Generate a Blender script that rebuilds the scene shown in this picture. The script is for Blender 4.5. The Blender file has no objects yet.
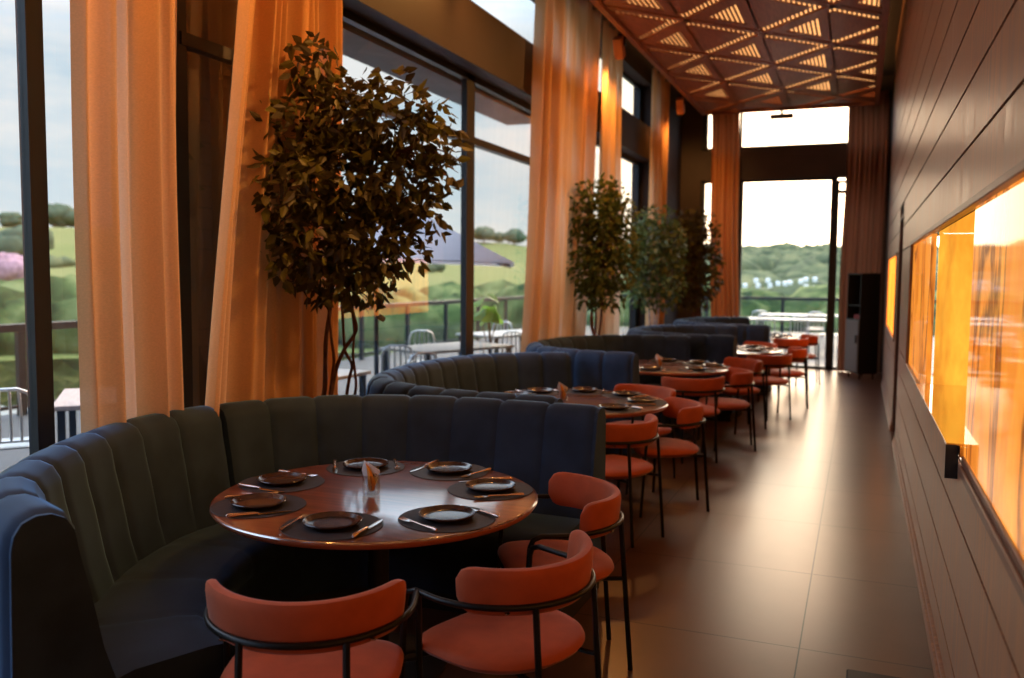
import bpy, math, random
from mathutils import Vector, Matrix
R = math.radians
random.seed(7)
sc = bpy.context.scene
COL = sc.collection
PI = math.pi

# ---------------------------------------------------------------- camera
FPX, PITCH, YAW, ROLL, EYE = 873.47, 0.07386, 0.37913, 0.00892, 1.70
cp, sp, cy_, sy_, cr, sr = math.cos(PITCH), math.sin(PITCH), math.cos(YAW), math.sin(YAW), math.cos(ROLL), math.sin(ROLL)
fwd = Vector((-sy_*cp, cy_*cp, -sp)); rt = Vector((cy_, sy_, 0)); up = rt.cross(fwd)
rt2 = cr*rt + sr*up; up2 = -sr*rt + cr*up
cam = bpy.data.cameras.new('camera'); cam_o = bpy.data.objects.new('camera', cam); COL.objects.link(cam_o)
cam.sensor_width = 36; cam.lens = 36*FPX/1024; cam.clip_start = 0.05; cam.clip_end = 3000
mw = Matrix((rt2, up2, -fwd)).transposed().to_4x4(); mw.translation = Vector((0, 0, EYE)); cam_o.matrix_world = mw
cam.dof.use_dof = True; cam.dof.focus_distance = 3.5; cam.dof.aperture_fstop = 2.0
sc.camera = cam_o

def ray(u, v): return rt2*((u-512)/FPX) + up2*((339-v)/FPX) + fwd
def at(u, v, dist):                      # a point of the place seen at (u, v), at this horizontal distance
    r = ray(u, v); k = dist/math.hypot(r.x, r.y); return Vector((r.x*k, r.y*k, EYE + r.z*k))

# ---------------------------------------------------------------- world, exposure
sc.view_settings.view_transform = 'Standard'; sc.view_settings.look = 'None'
sc.view_settings.gamma = 1; sc.view_settings.use_curve_mapping = False; sc.view_settings.exposure = 0.0
sc.cycles.use_denoising = True
sc.cycles.max_bounces = 8; sc.cycles.transparent_max_bounces = 24; sc.cycles.sample_clamp_indirect = 6
sc.cycles.caustics_reflective = False; sc.cycles.caustics_refractive = False

def N(nt, t, **kw):
    n = nt.nodes.new(t)
    for k, v in kw.items():
        if k.startswith('i_'): n.inputs[k[2:].replace('_', ' ')].default_value = v
        else: setattr(n, k, v)
    return n
def ramp(nt, fac, stops, interp='LINEAR'):
    n = nt.nodes.new('ShaderNodeValToRGB'); n.color_ramp.interpolation = interp
    e = n.color_ramp.elements
    while len(e) < len(stops): e.new(.5)
    for q, (p, c) in zip(e, stops): q.position = p; q.color = (*c, 1) if len(c) == 3 else c
    nt.links.new(fac, n.inputs[0]); return n.outputs[0]
def math_(nt, op, a, b=None, c=None, clamp=False):
    n = nt.nodes.new('ShaderNodeMath'); n.operation = op; n.use_clamp = clamp
    for i, v in enumerate((a, b, c)):
        if v is None: continue
        if isinstance(v, (int, float)): n.inputs[i].default_value = v
        else: nt.links.new(v, n.inputs[i])
    return n.outputs[0]
def mixc(nt, f, a, b, mode='MIX'):
    n = nt.nodes.new('ShaderNodeMix'); n.data_type = 'RGBA'; n.blend_type = mode
    for s, v in ((n.inputs[0], f), (n.inputs[6], a), (n.inputs[7], b)):
        if isinstance(v, (int, float)): s.default_value = v
        elif isinstance(v, tuple): s.default_value = (*v, 1)
        else: nt.links.new(v, s)
    return n.outputs[2]

w = bpy.data.worlds.new('World'); sc.world = w; w.use_nodes = True
nt = w.node_tree; nt.nodes.clear()
tc = N(nt, 'ShaderNodeTexCoord'); sep = N(nt, 'ShaderNodeSeparateXYZ'); nt.links.new(tc.outputs['Generated'], sep.inputs[0])
zc = math_(nt, 'MAXIMUM', sep.outputs[2], 0.0)
mp = N(nt, 'ShaderNodeMapping'); mp.inputs['Scale'].default_value = (1.6, 1.6, 7.0); nt.links.new(tc.outputs['Generated'], mp.inputs[0])
nz = N(nt, 'ShaderNodeTexNoise', i_Scale=2.2, i_Detail=7.0, i_Roughness=.55); nt.links.new(mp.outputs[0], nz.inputs['Vector'])
clouds = ramp(nt, nz.outputs['Fac'], [(.40, (0, 0, 0)), (.60, (1, 1, 1))])
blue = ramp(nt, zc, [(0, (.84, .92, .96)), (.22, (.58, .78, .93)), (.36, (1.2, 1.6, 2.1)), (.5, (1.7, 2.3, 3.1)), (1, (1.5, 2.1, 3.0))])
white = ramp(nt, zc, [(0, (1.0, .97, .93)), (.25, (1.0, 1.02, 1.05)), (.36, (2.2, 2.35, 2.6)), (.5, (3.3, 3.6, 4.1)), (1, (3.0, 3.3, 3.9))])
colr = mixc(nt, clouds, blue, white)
# brighter towards the far end of the hall (+Y), where the low sun sits behind the cloud
hz = math_(nt, 'SQRT', math_(nt, 'MAXIMUM', math_(nt, 'SUBTRACT', 1.0, math_(nt, 'MULTIPLY', sep.outputs[2], sep.outputs[2])), .0001))
yy = math_(nt, 'MULTIPLY_ADD', math_(nt, 'DIVIDE', sep.outputs[1], hz), .5, .5)
glow = ramp(nt, yy, [(0, (.66, .80, 1.0)), (.55, (.90, .96, 1.04)), (.85, (1.02, 1.02, 1.02)), (.975, (1.05, 1.03, 1.0)), (.988, (4.0, 3.0, 2.1)), (1, (10.0, 6.8, 4.4))])
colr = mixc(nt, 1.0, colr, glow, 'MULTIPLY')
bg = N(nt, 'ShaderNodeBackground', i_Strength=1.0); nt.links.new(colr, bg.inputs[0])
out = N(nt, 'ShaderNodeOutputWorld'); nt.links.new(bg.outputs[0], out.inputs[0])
sun = bpy.data.lights.new('sun', 'SUN'); sun.energy = 1.0; sun.angle = R(6); sun.color = (1, .86, .62)
sun_o = bpy.data.objects.new('sun', sun); COL.objects.link(sun_o)
sun_o.rotation_euler = Vector((-.72, .50, -.48)).to_track_quat('-Z', 'Y').to_euler(); sun_o.location = (0, -30, 30)

# ---------------------------------------------------------------- materials
def mat(name):
    m = bpy.data.materials.new(name); m.use_nodes = True; return m, m.node_tree, m.node_tree.nodes['Principled BSDF']
def simple(name, col, rough=.6, metal=0., var=0., scale=20, bump=0., coat=0., sheen=0., spec=.5, stretch=(1, 1, 1)):
    m, nt, b = mat(name)
    b.inputs['Roughness'].default_value = rough; b.inputs['Metallic'].default_value = metal
    b.inputs['Coat Weight'].default_value = coat; b.inputs['Coat Roughness'].default_value = .08
    b.inputs['Specular IOR Level'].default_value = spec
    if sheen: b.inputs['Sheen Weight'].default_value = sheen; b.inputs['Sheen Roughness'].default_value = .4
    t = N(nt, 'ShaderNodeTexCoord'); mpn = N(nt, 'ShaderNodeMapping'); mpn.inputs['Scale'].default_value = stretch
    nt.links.new(t.outputs['Object'], mpn.inputs[0])
    n = N(nt, 'ShaderNodeTexNoise', i_Scale=float(scale), i_Detail=5.0); nt.links.new(mpn.outputs[0], n.inputs['Vector'])
    lo = tuple(c*(1-var) for c in col); hi = tuple(min(1, c*(1+var)) for c in col)
    nt.links.new(ramp(nt, n.outputs['Fac'], [(.3, lo), (.7, hi)]), b.inputs['Base Color'])
    if bump:
        bp = N(nt, 'ShaderNodeBump', i_Strength=bump, i_Distance=.01); nt.links.new(n.outputs['Fac'], bp.inputs['Height']); nt.links.new(bp.outputs[0], b.inputs['Normal'])
    return m
M = {}
M['velvet'] = simple('blue_velvet', (.023, .045, .096), .75, var=.25, scale=5, sheen=.9, spec=.2)
M['velvet'].node_tree.nodes['Principled BSDF'].inputs['Sheen Tint'].default_value = (.26, .56, 1, 1)
M['velvet'].node_tree.nodes['Principled BSDF'].inputs['Sheen Roughness'].default_value = .3
M['velvet_orange'] = simple('rust_suede', (.50, .092, .028), .7, var=.16, scale=9, sheen=.25, spec=.3)
M['black_metal'] = simple('black_metal', (.018, .016, .015), .35, metal=.6, var=.1)
M['dark_frame'] = simple('dark_frame', (.009, .011, .013), .42, var=.1)
M['plinth'] = simple('plinth', (.012, .011, .012), .6)
M['beam'] = simple('beam_paint', (.028, .015, .011), .65, var=.06, scale=3)
M['dark_wall'] = simple('dark_brown_paint', (.060, .042, .036), .55, var=.1, scale=3)
M['slab'] = simple('slab_paint', (.035, .028, .025), .8)
M['lattice'] = simple('lattice_wood', (.36, .125, .052), .5, var=.2, scale=4, stretch=(8, 1, 1))
M['slat'] = simple('slat_wood', (.30, .12, .05), .5, var=.15, scale=6)
M['concrete'] = simple('concrete', (.20, .20, .20), .8, var=.15, scale=3)
M['placemat'] = simple('placemat_leather', (.030, .027, .032), .6, var=.1, scale=60, bump=.1)
M['plate'] = simple('plate_glaze', (.055, .028, .022), .22, var=.3, scale=25, coat=.4)
M['steel'] = simple('polished_steel', (.72, .66, .62), .18, metal=1.0)
M['copper'] = simple('copper_handle', (.80, .56, .45), .22, metal=.9)
M['bark'] = simple('bark', (.13, .055, .035), .8, var=.4, scale=18, bump=.5)
M['bark_pale'] = simple('pale_bark', (.40, .34, .30), .8, var=.4, scale=14, bump=.4)
M['pot'] = simple('pot', (.06, .05, .045), .7)
M['soil'] = simple('soil', (.03, .02, .015), .95, var=.4, scale=50)
M['aluminium'] = simple('brushed_aluminium', (.62, .60, .57), .35, metal=.85)
M['white_top'] = simple('pale_table_top', (.50, .47, .41), .45, var=.05)
M['deck'] = simple('terrace_tile', (.075, .068, .064), .6, var=.12, scale=3)
M['terrace_wood'] = simple('terrace_wood', (.50, .36, .30), .5, var=.15, scale=4, stretch=(8, 1, 1))
M['grey_fabric'] = simple('parasol_fabric', (.30, .29, .36), .8, var=.05)
M['spot_case'] = simple('copper_painted_case', (.42, .17, .07), .45)
M['cab_grey'] = simple('cabinet_grey', (.24, .24, .24), .45)
M['cab_black'] = simple('cabinet_black', (.012, .011, .011), .5)
M['red_box'] = simple('red_card', (.35, .02, .03), .5)
M['napkin_white'] = simple('napkin_white', (.85, .80, .76), .8)
M['napkin_orange'] = simple('napkin_orange', (.95, .36, .05), .8)
M['ink'] = simple('ink', (.01, .01, .01), .6)
M['white_paint'] = simple('white_paint', (.95, .95, .95), .5)
M['pink'] = simple('pink_blossom', (.36, .20, .23), .9, var=.35, scale=1.2)

def emit(name, col, strength):
    m, nt, b = mat(name); b.inputs['Base Color'].default_value = (.1, .1, .1, 1)
    b.inputs['Emission Color'].default_value = (*col, 1); b.inputs['Emission Strength'].default_value = strength; return m
M['plenum_light'] = emit('plenum_light', (1, .46, .15), 1.6)
M['lamp_lens'] = emit('lamp_lens', (1, .62, .28), 10)
M['led'] = emit('niche_led', (1, .72, .25), 7)

def wood_table():
    m, nt, b = mat('table_wood')
    t = N(nt, 'ShaderNodeTexCoord'); mpn = N(nt, 'ShaderNodeMapping'); mpn.inputs['Scale'].default_value = (1.2, 14, 1); mpn.inputs['Rotation'].default_value = (0, 0, R(62))
    nt.links.new(t.outputs['Object'], mpn.inputs[0])
    n = N(nt, 'ShaderNodeTexNoise', i_Scale=2.0, i_Detail=8.0, i_Distortion=.4); nt.links.new(mpn.outputs[0], n.inputs['Vector'])
    nt.links.new(ramp(nt, n.outputs['Fac'], [(.3, (.13, .024, .010)), (.5, (.24, .050, .020)), (.72, (.34, .085, .035))]), b.inputs['Base Color'])
    b.inputs['Roughness'].default_value = .35; b.inputs['Coat Weight'].default_value = 1; b.inputs['Coat Roughness'].default_value = .12; b.inputs['Coat IOR'].default_value = 3.8
    return m
M['table_wood'] = wood_table()
M['table_edge'] = simple('table_edge', (.42, .12, .05), .35, coat=.5)

def floor_mat():
    m, nt, b = mat('floor_tile')
    g = N(nt, 'ShaderNodeNewGeometry'); s = N(nt, 'ShaderNodeSeparateXYZ'); nt.links.new(g.outputs['Position'], s.inputs[0])
    T = 1.083
    def joint(o, off):
        f = math_(nt, 'PINGPONG', math_(nt, 'ADD', o, -off + 50*T), T/2); return math_(nt, 'LESS_THAN', f, .0035)
    j = math_(nt, 'MAXIMUM', joint(s.outputs[0], -.205), joint(s.outputs[1], 4.11))
    cell = N(nt, 'ShaderNodeTexWhiteNoise'); cell.noise_dimensions = '2D'
    cx = math_(nt, 'FLOOR', math_(nt, 'DIVIDE', math_(nt, 'ADD', s.outputs[0], .205 + 50*T), T)); cyy = math_(nt, 'FLOOR', math_(nt, 'DIVIDE', math_(nt, 'ADD', s.outputs[1], -4.11 + 50*T), T))
    cb = N(nt, 'ShaderNodeCombineXYZ'); nt.links.new(cx, cb.inputs[0]); nt.links.new(cyy, cb.inputs[1]); nt.links.new(cb.outputs[0], cell.inputs['Vector'])
    n = N(nt, 'ShaderNodeTexNoise', i_Scale=1.3, i_Detail=9.0, i_Roughness=.6); nt.links.new(g.outputs['Position'], n.inputs['Vector'])
    n2 = N(nt, 'ShaderNodeTexNoise', i_Scale=9.0, i_Detail=6.0); nt.links.new(g.outputs['Position'], n2.inputs['Vector'])
    base = ramp(nt, n.outputs['Fac'], [(.3, (.085, .034, .017)), (.7, (.140, .060, .033))])
    base = mixc(nt, math_(nt, 'MULTIPLY', cell.outputs[0], .25), base, (.10, .05, .03))
    base = mixc(nt, j, base, (.02, .013, .010))
    nt.links.new(base, b.inputs['Base Color'])
    b.inputs['Roughness'].default_value = .28; nt.links.new(math_(nt, 'MULTIPLY_ADD', j, -.1, .15), b.inputs['Coat Weight']); nt.links.new(math_(nt, 'MULTIPLY_ADD', j, -.5, .9), b.inputs['Specular IOR Level']); b.inputs['Coat Roughness'].default_value = .28; b.inputs['Coat Tint'].default_value = (1, .85, .7, 1)
    b.inputs['Specular IOR Level'].default_value = 1.0; b.inputs['Specular Tint'].default_value = (1, .80, .62, 1)
    bp = N(nt, 'ShaderNodeBump', i_Strength=.5, i_Distance=.004); nt.links.new(math_(nt, 'MULTIPLY', j, -1.0), bp.inputs['Height']); nt.links.new(bp.outputs[0], b.inputs['Normal'])
    return m
M['floor'] = floor_mat()

def plank_mat():
    m, nt, b = mat('wall_planks')
    g = N(nt, 'ShaderNodeNewGeometry'); mpn = N(nt, 'ShaderNodeMapping'); mpn.inputs['Scale'].default_value = (1, 14, .7)
    nt.links.new(g.outputs['Position'], mpn.inputs[0])
    n = N(nt, 'ShaderNodeTexNoise', i_Scale=2.2, i_Detail=8.0, i_Roughness=.6); nt.links.new(mpn.outputs[0], n.inputs['Vector'])
    n2 = N(nt, 'ShaderNodeTexNoise', i_Scale=.9, i_Detail=4.0); nt.links.new(g.outputs['Position'], n2.inputs['Vector'])
    c = ramp(nt, n.outputs['Fac'], [(.32, (.36, .150, .070)), (.68, (.68, .335, .165))])
    c = mixc(nt, ramp(nt, n2.outputs['Fac'], [(.45, (0, 0, 0)), (.65, (1, 1, 1))]), c, (.52, .27, .15))
    nt.links.new(c, b.inputs['Base Color']); b.inputs['Roughness'].default_value = .42
    nt.links.new(ramp(nt, n.outputs['Fac'], [(.3, (.30,)*3), (.7, (.46,)*3)]), b.inputs['Roughness'])
    b.inputs['Specular IOR Level'].default_value = .5; return m
M['plank'] = plank_mat()
M['groove'] = simple('groove_shadow_board', (.02, .012, .009), .8)
M['trim_wood'] = simple('trim_wood', (.30, .15, .09), .4, var=.15, scale=5)
M['brown_jamb'] = simple('brown_jamb', (.16, .06, .03), .5, var=.1)

def onyx(name, strength, dark, bright, vein, spec=.3):
    m, nt, b = mat(name)
    g = N(nt, 'ShaderNodeNewGeometry'); mpn = N(nt, 'ShaderNodeMapping'); mpn.inputs['Scale'].default_value = (1.5, 1.5, .55); mpn.inputs['Rotation'].default_value = (R(14), 0, 0)
    nt.links.new(g.outputs['Position'], mpn.inputs[0])
    n = N(nt, 'ShaderNodeTexNoise', i_Scale=2.1, i_Detail=9.0, i_Roughness=.62, i_Distortion=.7); nt.links.new(mpn.outputs[0], n.inputs['Vector'])
    n3 = N(nt, 'ShaderNodeTexNoise', i_Scale=18.0, i_Detail=4.0); nt.links.new(mpn.outputs[0], n3.inputs['Vector'])
    n2 = N(nt, 'ShaderNodeTexNoise', i_Scale=1.25, i_Detail=7.0, i_Distortion=.9); nt.links.new(mpn.outputs[0], n2.inputs['Vector'])
    c = ramp(nt, n.outputs['Fac'], [(.30, dark), (.55, bright), (.72, tuple(min(1, x*1.25) for x in bright))])
    c = mixc(nt, math_(nt, 'MULTIPLY', n3.outputs['Fac'], .75), c, dark)
    v = math_(nt, 'ABSOLUTE', math_(nt, 'SUBTRACT', n2.outputs['Fac'], .5)); vf = ramp(nt, v, [(0, (1, 1, 1)), (.010, (.7, .7, .7)), (.045, (0, 0, 0))])
    c = mixc(nt, math_(nt, 'MULTIPLY', vf, vein), c, (.16, .03, .008))
    nt.links.new(c, b.inputs['Emission Color']); b.inputs['Emission Strength'].default_value = strength
    b.inputs['Base Color'].default_value = (.25, .12, .04, 1); b.inputs['Roughness'].default_value = .05; b.inputs['IOR'].default_value = 1.1; b.inputs['Specular IOR Level'].default_value = spec+.2
    return m
M['onyx'] = onyx('backlit_onyx', 1.15, (.58, .14, .012), (1.0, .36, .045), .95)
M['onyx_bright'] = onyx('bright_backlit_onyx', 1.15, (.80, .24, .015), (1.0, .50, .05), .35, .3)
M['onyx_far'] = onyx('far_backlit_onyx', 2.8, (.80, .20, .015), (1.0, .31, .035), .5)
M['niche_shelf'] = simple('amber_polished_stone', (.55, .22, .03), .08, coat=1.0, var=.3, scale=14)

def glass_mat(name, ior=1.9, tint=(1, 1, 1)):
    m = bpy.data.materials.new(name); m.use_nodes = True; nt = m.node_tree; nt.nodes.clear()
    tr = N(nt, 'ShaderNodeBsdfTransparent'); tr.inputs[0].default_value = (*tint, 1)
    gl = N(nt, 'ShaderNodeBsdfGlossy', i_Roughness=.0); fr = N(nt, 'ShaderNodeFresnel', i_IOR=ior); g = N(nt, 'ShaderNodeNewGeometry')
    f = math_(nt, 'MULTIPLY', fr.outputs[0], math_(nt, 'SUBTRACT', 1.0, g.outputs['Backfacing']))
    mx = N(nt, 'ShaderNodeMixShader'); o = N(nt, 'ShaderNodeOutputMaterial')
    nt.links.new(f, mx.inputs[0]); nt.links.new(tr.outputs[0], mx.inputs[1]); nt.links.new(gl.outputs[0], mx.inputs[2]); nt.links.new(mx.outputs[0], o.inputs[0]); return m
M['glass'] = glass_mat('window_glass', 2.1, (.97, .985, .98))
M['rail_glass'] = glass_mat('rail_glass', 1.5, (.90, .95, .93))
M['tumbler'] = glass_mat('tumbler_glass', 2.3, (.90, .89, .87))

def cloth(name, col, trans=.5, sheer=.12, thin=.34):
    m = bpy.data.materials.new(name); m.use_nodes = True; nt = m.node_tree; nt.nodes.clear()
    t = N(nt, 'ShaderNodeTexCoord'); mp1 = N(nt, 'ShaderNodeMapping'); mp1.inputs['Scale'].default_value = (90, 90, 160); nt.links.new(t.outputs['Object'], mp1.inputs[0])
    n = N(nt, 'ShaderNodeTexNoise', i_Scale=1.0, i_Detail=3.0); nt.links.new(mp1.outputs[0], n.inputs['Vector'])
    c = ramp(nt, n.outputs['Fac'], [(.3, tuple(x*.88 for x in col)), (.7, col)])
    d = N(nt, 'ShaderNodeBsdfDiffuse'); tl = N(nt, 'ShaderNodeBsdfTranslucent'); tp = N(nt, 'ShaderNodeBsdfTransparent')
    nt.links.new(c, d.inputs[0]); nt.links.new(c, tl.inputs[0])
    m1 = N(nt, 'ShaderNodeMixShader'); m1.inputs[0].default_value = trans
    mp2 = N(nt, 'ShaderNodeMapping'); mp2.inputs['Scale'].default_value = (1, 5.5, .18); nt.links.new(t.outputs['Object'], mp2.inputs[0])
    n2 = N(nt, 'ShaderNodeTexNoise', i_Scale=1.3, i_Detail=2.0); nt.links.new(mp2.outputs[0], n2.inputs['Vector'])
    thn = ramp(nt, n2.outputs['Fac'], [(.48, (0, 0, 0)), (.66, (1, 1, 1))])      # single layers of cloth let more daylight through
    nt.links.new(math_(nt, 'MULTIPLY_ADD', thn, thin, trans), m1.inputs[0]); pale = mixc(nt, math_(nt, 'MULTIPLY', thn, .4 if thin else 0.0), c, (.88, .74, .64)); nt.links.new(pale, tl.inputs[0]); nt.links.new(d.outputs[0], m1.inputs[1]); nt.links.new(tl.outputs[0], m1.inputs[2])
    m2 = N(nt, 'ShaderNodeMixShader'); m2.inputs[0].default_value = sheer; nt.links.new(m1.outputs[0], m2.inputs[1]); nt.links.new(tp.outputs[0], m2.inputs[2])
    o = N(nt, 'ShaderNodeOutputMaterial'); nt.links.new(m2.outputs[0], o.inputs[0]); return m
M['curtain'] = cloth('linen_curtain', (.84, .50, .235), .31, .02)
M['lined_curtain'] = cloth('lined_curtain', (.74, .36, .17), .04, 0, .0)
M['shaded_curtain'] = cloth('shaded_lined_curtain', (.50, .27, .18), .06, 0, .0)  # same lined cloth, with its shade put into a browner colour
M['parasol'] = cloth('parasol_cloth', (.68, .68, .73), .5, 0, .0)
def leaf_mat(name, a, b_, c_, trans=.35):
    m = bpy.data.materials.new(name); m.use_nodes = True; nt = m.node_tree; nt.nodes.clear()
    g = N(nt, 'ShaderNodeNewGeometry'); c = ramp(nt, g.outputs['Random Per Island'], [(0, a), (.6, b_), (1, c_)])
    d = N(nt, 'ShaderNodeBsdfPrincipled', i_Roughness=.45); tl = N(nt, 'ShaderNodeBsdfTranslucent')
    nt.links.new(c, d.inputs['Base Color']); nt.links.new(c, tl.inputs[0])
    m1 = N(nt, 'ShaderNodeMixShader'); m1.inputs[0].default_value = trans; nt.links.new(d.outputs[0], m1.inputs[1]); nt.links.new(tl.outputs[0], m1.inputs[2])
    o = N(nt, 'ShaderNodeOutputMaterial'); nt.links.new(m1.outputs[0], o.inputs[0]); return m
M['leaf'] = leaf_mat('ficus_leaf', (.045, .032, .009), (.085, .064, .014), (.17, .16, .02))
M['leaf2'] = leaf_mat('green_leaf', (.06, .10, .03), (.12, .18, .05), (.25, .24, .05))
M['leaf_fan'] = leaf_mat('fan_leaf', (.16, .38, .06), (.24, .52, .08), (.30, .55, .10), .5)
def land_mat(name, stops, scale, detail=6.):
    m, nt, b = mat(name); g = N(nt, 'ShaderNodeNewGeometry')
    n = N(nt, 'ShaderNodeTexNoise', i_Scale=scale, i_Detail=detail); nt.links.new(g.outputs['Position'], n.inputs['Vector'])
    nt.links.new(ramp(nt, n.outputs['Fac'], stops), b.inputs['Base Color']); b.inputs['Roughness'].default_value = 1; b.inputs['Specular IOR Level'].default_value = .1; return m
M['field'] = land_mat('grass_field', [(.3, (.11, .14, .045)), (.5, (.17, .18, .055)), (.7, (.21, .20, .075))], .012)
M['wood'] = land_mat('woodland_crowns', [(.3, (.070, .085, .048)), (.5, (.115, .135, .068)), (.7, (.20, .20, .095))], .22, 10.)
M['hill_tree'] = land_mat('hill_tree_crowns', [(.3, (.06, .085, .055)), (.7, (.13, .16, .09))], .3)
M['bush'] = land_mat('bush_crowns', [(.36, (.030, .050, .020)), (.5, (.085, .12, .040)), (.64, (.19, .21, .08))], .9, 10.)

# ---------------------------------------------------------------- mesh helpers
class MB:
    def __init__(s): s.v = []; s.f = []; s.m = []
    def add(s, vs, fs, mi=0):
        o = len(s.v); s.v += [tuple(v) for v in vs]; s.f += [tuple(i+o for i in f) for f in fs]; s.m += [mi]*len(fs); return s
    def box(s, x0, x1, y0, y1, z0, z1, mi=0, bev=0.):
        if bev > 0:
            b = min(bev, .49*min(x1-x0, y1-y0, z1-z0)); vs = []
            for (X, sx) in ((x0, 1), (x1, -1)):
                for (Y, sy) in ((y0, 1), (y1, -1)):
                    for (Z, sz) in ((z0, 1), (z1, -1)):
                        vs += [(X, Y+sy*b, Z+sz*b), (X+sx*b, Y, Z+sz*b), (X+sx*b, Y+sy*b, Z)]
            def c(i, j, k, a): return ((i*2+j)*2+k)*3+a
            fs = []
            for i in (0, 1): fs.append([c(i, 0, 0, 0), c(i, 1, 0, 0), c(i, 1, 1, 0), c(i, 0, 1, 0)][::(-1 if i == 0 else 1)])
            for j in (0, 1): fs.append([c(0, j, 0, 1), c(1, j, 0, 1), c(1, j, 1, 1), c(0, j, 1, 1)][::(1 if j == 0 else -1)])
            for k in (0, 1): fs.append([c(0, 0, k, 2), c(1, 0, k, 2), c(1, 1, k, 2), c(0, 1, k, 2)][::(-1 if k == 0 else 1)])
            for i in (0, 1):
                for j in (0, 1): fs.append([c(i, j, 0, 0), c(i, j, 0, 1), c(i, j, 1, 1), c(i, j, 1, 0)])
            for i in (0, 1):
                for k in (0, 1): fs.append([c(i, 0, k, 0), c(i, 0, k, 2), c(i, 1, k, 2), c(i, 1, k, 0)])
            for j in (0, 1):
                for k in (0, 1): fs.append([c(0, j, k, 1), c(0, j, k, 2), c(1, j, k, 2), c(1, j, k, 1)])
            for i in (0, 1):
                for j in (0, 1):
                    for k in (0, 1): fs.append([c(i, j, k, 0), c(i, j, k, 1), c(i, j, k, 2)])
            return s.add(vs, fs, mi)
        vs = [(x, y, z) for x in (x0, x1) for y in (y0, y1) for z in (z0, z1)]
        return s.add(vs, [(0, 1, 3, 2), (4, 6, 7, 5), (0, 4, 5, 1), (2, 3, 7, 6), (0, 2, 6, 4), (1, 5, 7, 3)], mi)
    def prism(s, pts, z0, z1, mi=0):
        n = len(pts); vs = [(x, y, z0) for x, y in pts]+[(x, y, z1) for x, y in pts]
        fs = [tuple(range(n))[::-1], tuple(range(n, 2*n))]+[(i, (i+1) % n, n+(i+1) % n, n+i) for i in range(n)]
        return s.add(vs, fs, mi)
    def tube(s, pts, r, seg=8, mi=0, cap=True, closed=False):
        pts = [Vector(p) for p in pts]; n = len(pts); rs = r if isinstance(r, (list, tuple)) else [r]*n
        vs = []; ref = None
        for i, p in enumerate(pts):
            a = pts[(i-1) % n] if (i > 0 or closed) else p; b = pts[(i+1) % n] if (i < n-1 or closed) else p
            t = (b-a).normalized()
            if ref is None: ref = Vector((0, 0, 1)) if abs(t.z) < .9 else Vector((1, 0, 0))
            u = (ref - t*ref.dot(t)).normalized(); ref = u; q = t.cross(u)
            for k in range(seg):
                an = 2*PI*k/seg; vs.append(p + (u*math.cos(an)+q*math.sin(an))*rs[i])
        fs = []; m_ = n if closed else n-1
        for i in range(m_):
            for k in range(seg):
                j = (i+1) % n; fs.append((i*seg+k, i*seg+(k+1) % seg, j*seg+(k+1) % seg, j*seg+k))
        if cap and not closed: fs += [tuple(range(seg))[::-1], tuple((n-1)*seg+k for k in range(seg))]
        return s.add(vs, fs, mi)
    def lathe(s, prof, seg=32, c=(0, 0, 0), mi=0, capb=True, capt=True):
        n = len(prof); vs = [(c[0]+r*math.cos(2*PI*k/seg), c[1]+r*math.sin(2*PI*k/seg), c[2]+z) for r, z in prof for k in range(seg)]
        fs = [(i*seg+k, i*seg+(k+1) % seg, (i+1)*seg+(k+1) % seg, (i+1)*seg+k) for i in range(n-1) for k in range(seg)]
        if capb: fs.append(tuple(range(seg))[::-1])
        if capt: fs.append(tuple((n-1)*seg+k for k in range(seg)))
        return s.add(vs, fs, mi)
    def grid(s, rows, mi=0, closed=False):
        n = len(rows[0]); vs = [v for r in rows for v in r]
        fs = [(i*n+k, i*n+(k+1) % n, (i+1)*n+(k+1) % n, (i+1)*n+k) for i in range(len(rows)-1) for k in range(n if closed else n-1)]
        return s.add(vs, fs, mi)
    def build(s, name, mats, parent=None, smooth=False, loc=None, rz=0, fix=False):
        me = bpy.data.meshes.new(name); me.from_pydata(s.v, [], s.f)
        for m in (mats if isinstance(mats, (list, tuple)) else [mats]): me.materials.append(M[m])
        for p, mi in zip(me.polygons, s.m): p.material_index = mi; p.use_smooth = smooth
        if fix:
            import bmesh
            bm = bmesh.new(); bm.from_mesh(me); bmesh.ops.recalc_face_normals(bm, faces=bm.faces); bm.to_mesh(me); bm.free()
        me.update(); o = bpy.data.objects.new(name, me); COL.objects.link(o)
        if parent is not None: o.parent = parent
        if loc is not None: o.location = loc
        o.rotation_euler.z = rz
        if smooth:
            try:
                md = o.modifiers.new('s', 'EDGE_SPLIT'); md.split_angle = R(45)
            except Exception: pass
        return o
def tag(o, label, cat, group=None, kind=None):
    o['label'] = label; o['category'] = cat
    if group: o['group'] = group
    if kind: o['kind'] = kind
    return o
def empty(name, loc=(0, 0, 0), rz=0, label=None, cat=None, group=None):
    o = bpy.data.objects.new(name, None); COL.objects.link(o); o.location = loc; o.rotation_euler.z = rz; o.empty_display_size = .1
    if label: tag(o, label, cat, group)
    return o
def struct(o): o['kind'] = 'structure'; return o
def copy_tree(o, parent=None):
    c = o.copy(); COL.objects.link(c); c.parent = parent
    for ch in [q for q in bpy.data.objects if q.parent == o]: copy_tree(ch, c)
    return c
def smoothpath(pts, n=8, closed=False):                    # Catmull-Rom
    P = [Vector(p) for p in pts]; out = []
    for i in range(len(P)-1):
        p0 = P[max(0, i-1)]; p1 = P[i]; p2 = P[i+1]; p3 = P[min(len(P)-1, i+2)]
        for k in range(n):
            t = k/n; out.append(.5*((2*p1)+(-p0+p2)*t+(2*p0-5*p1+4*p2-p3)*t*t+(-p0+3*p1-3*p2+p3)*t**3))
    return out+[P[-1]]
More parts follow.
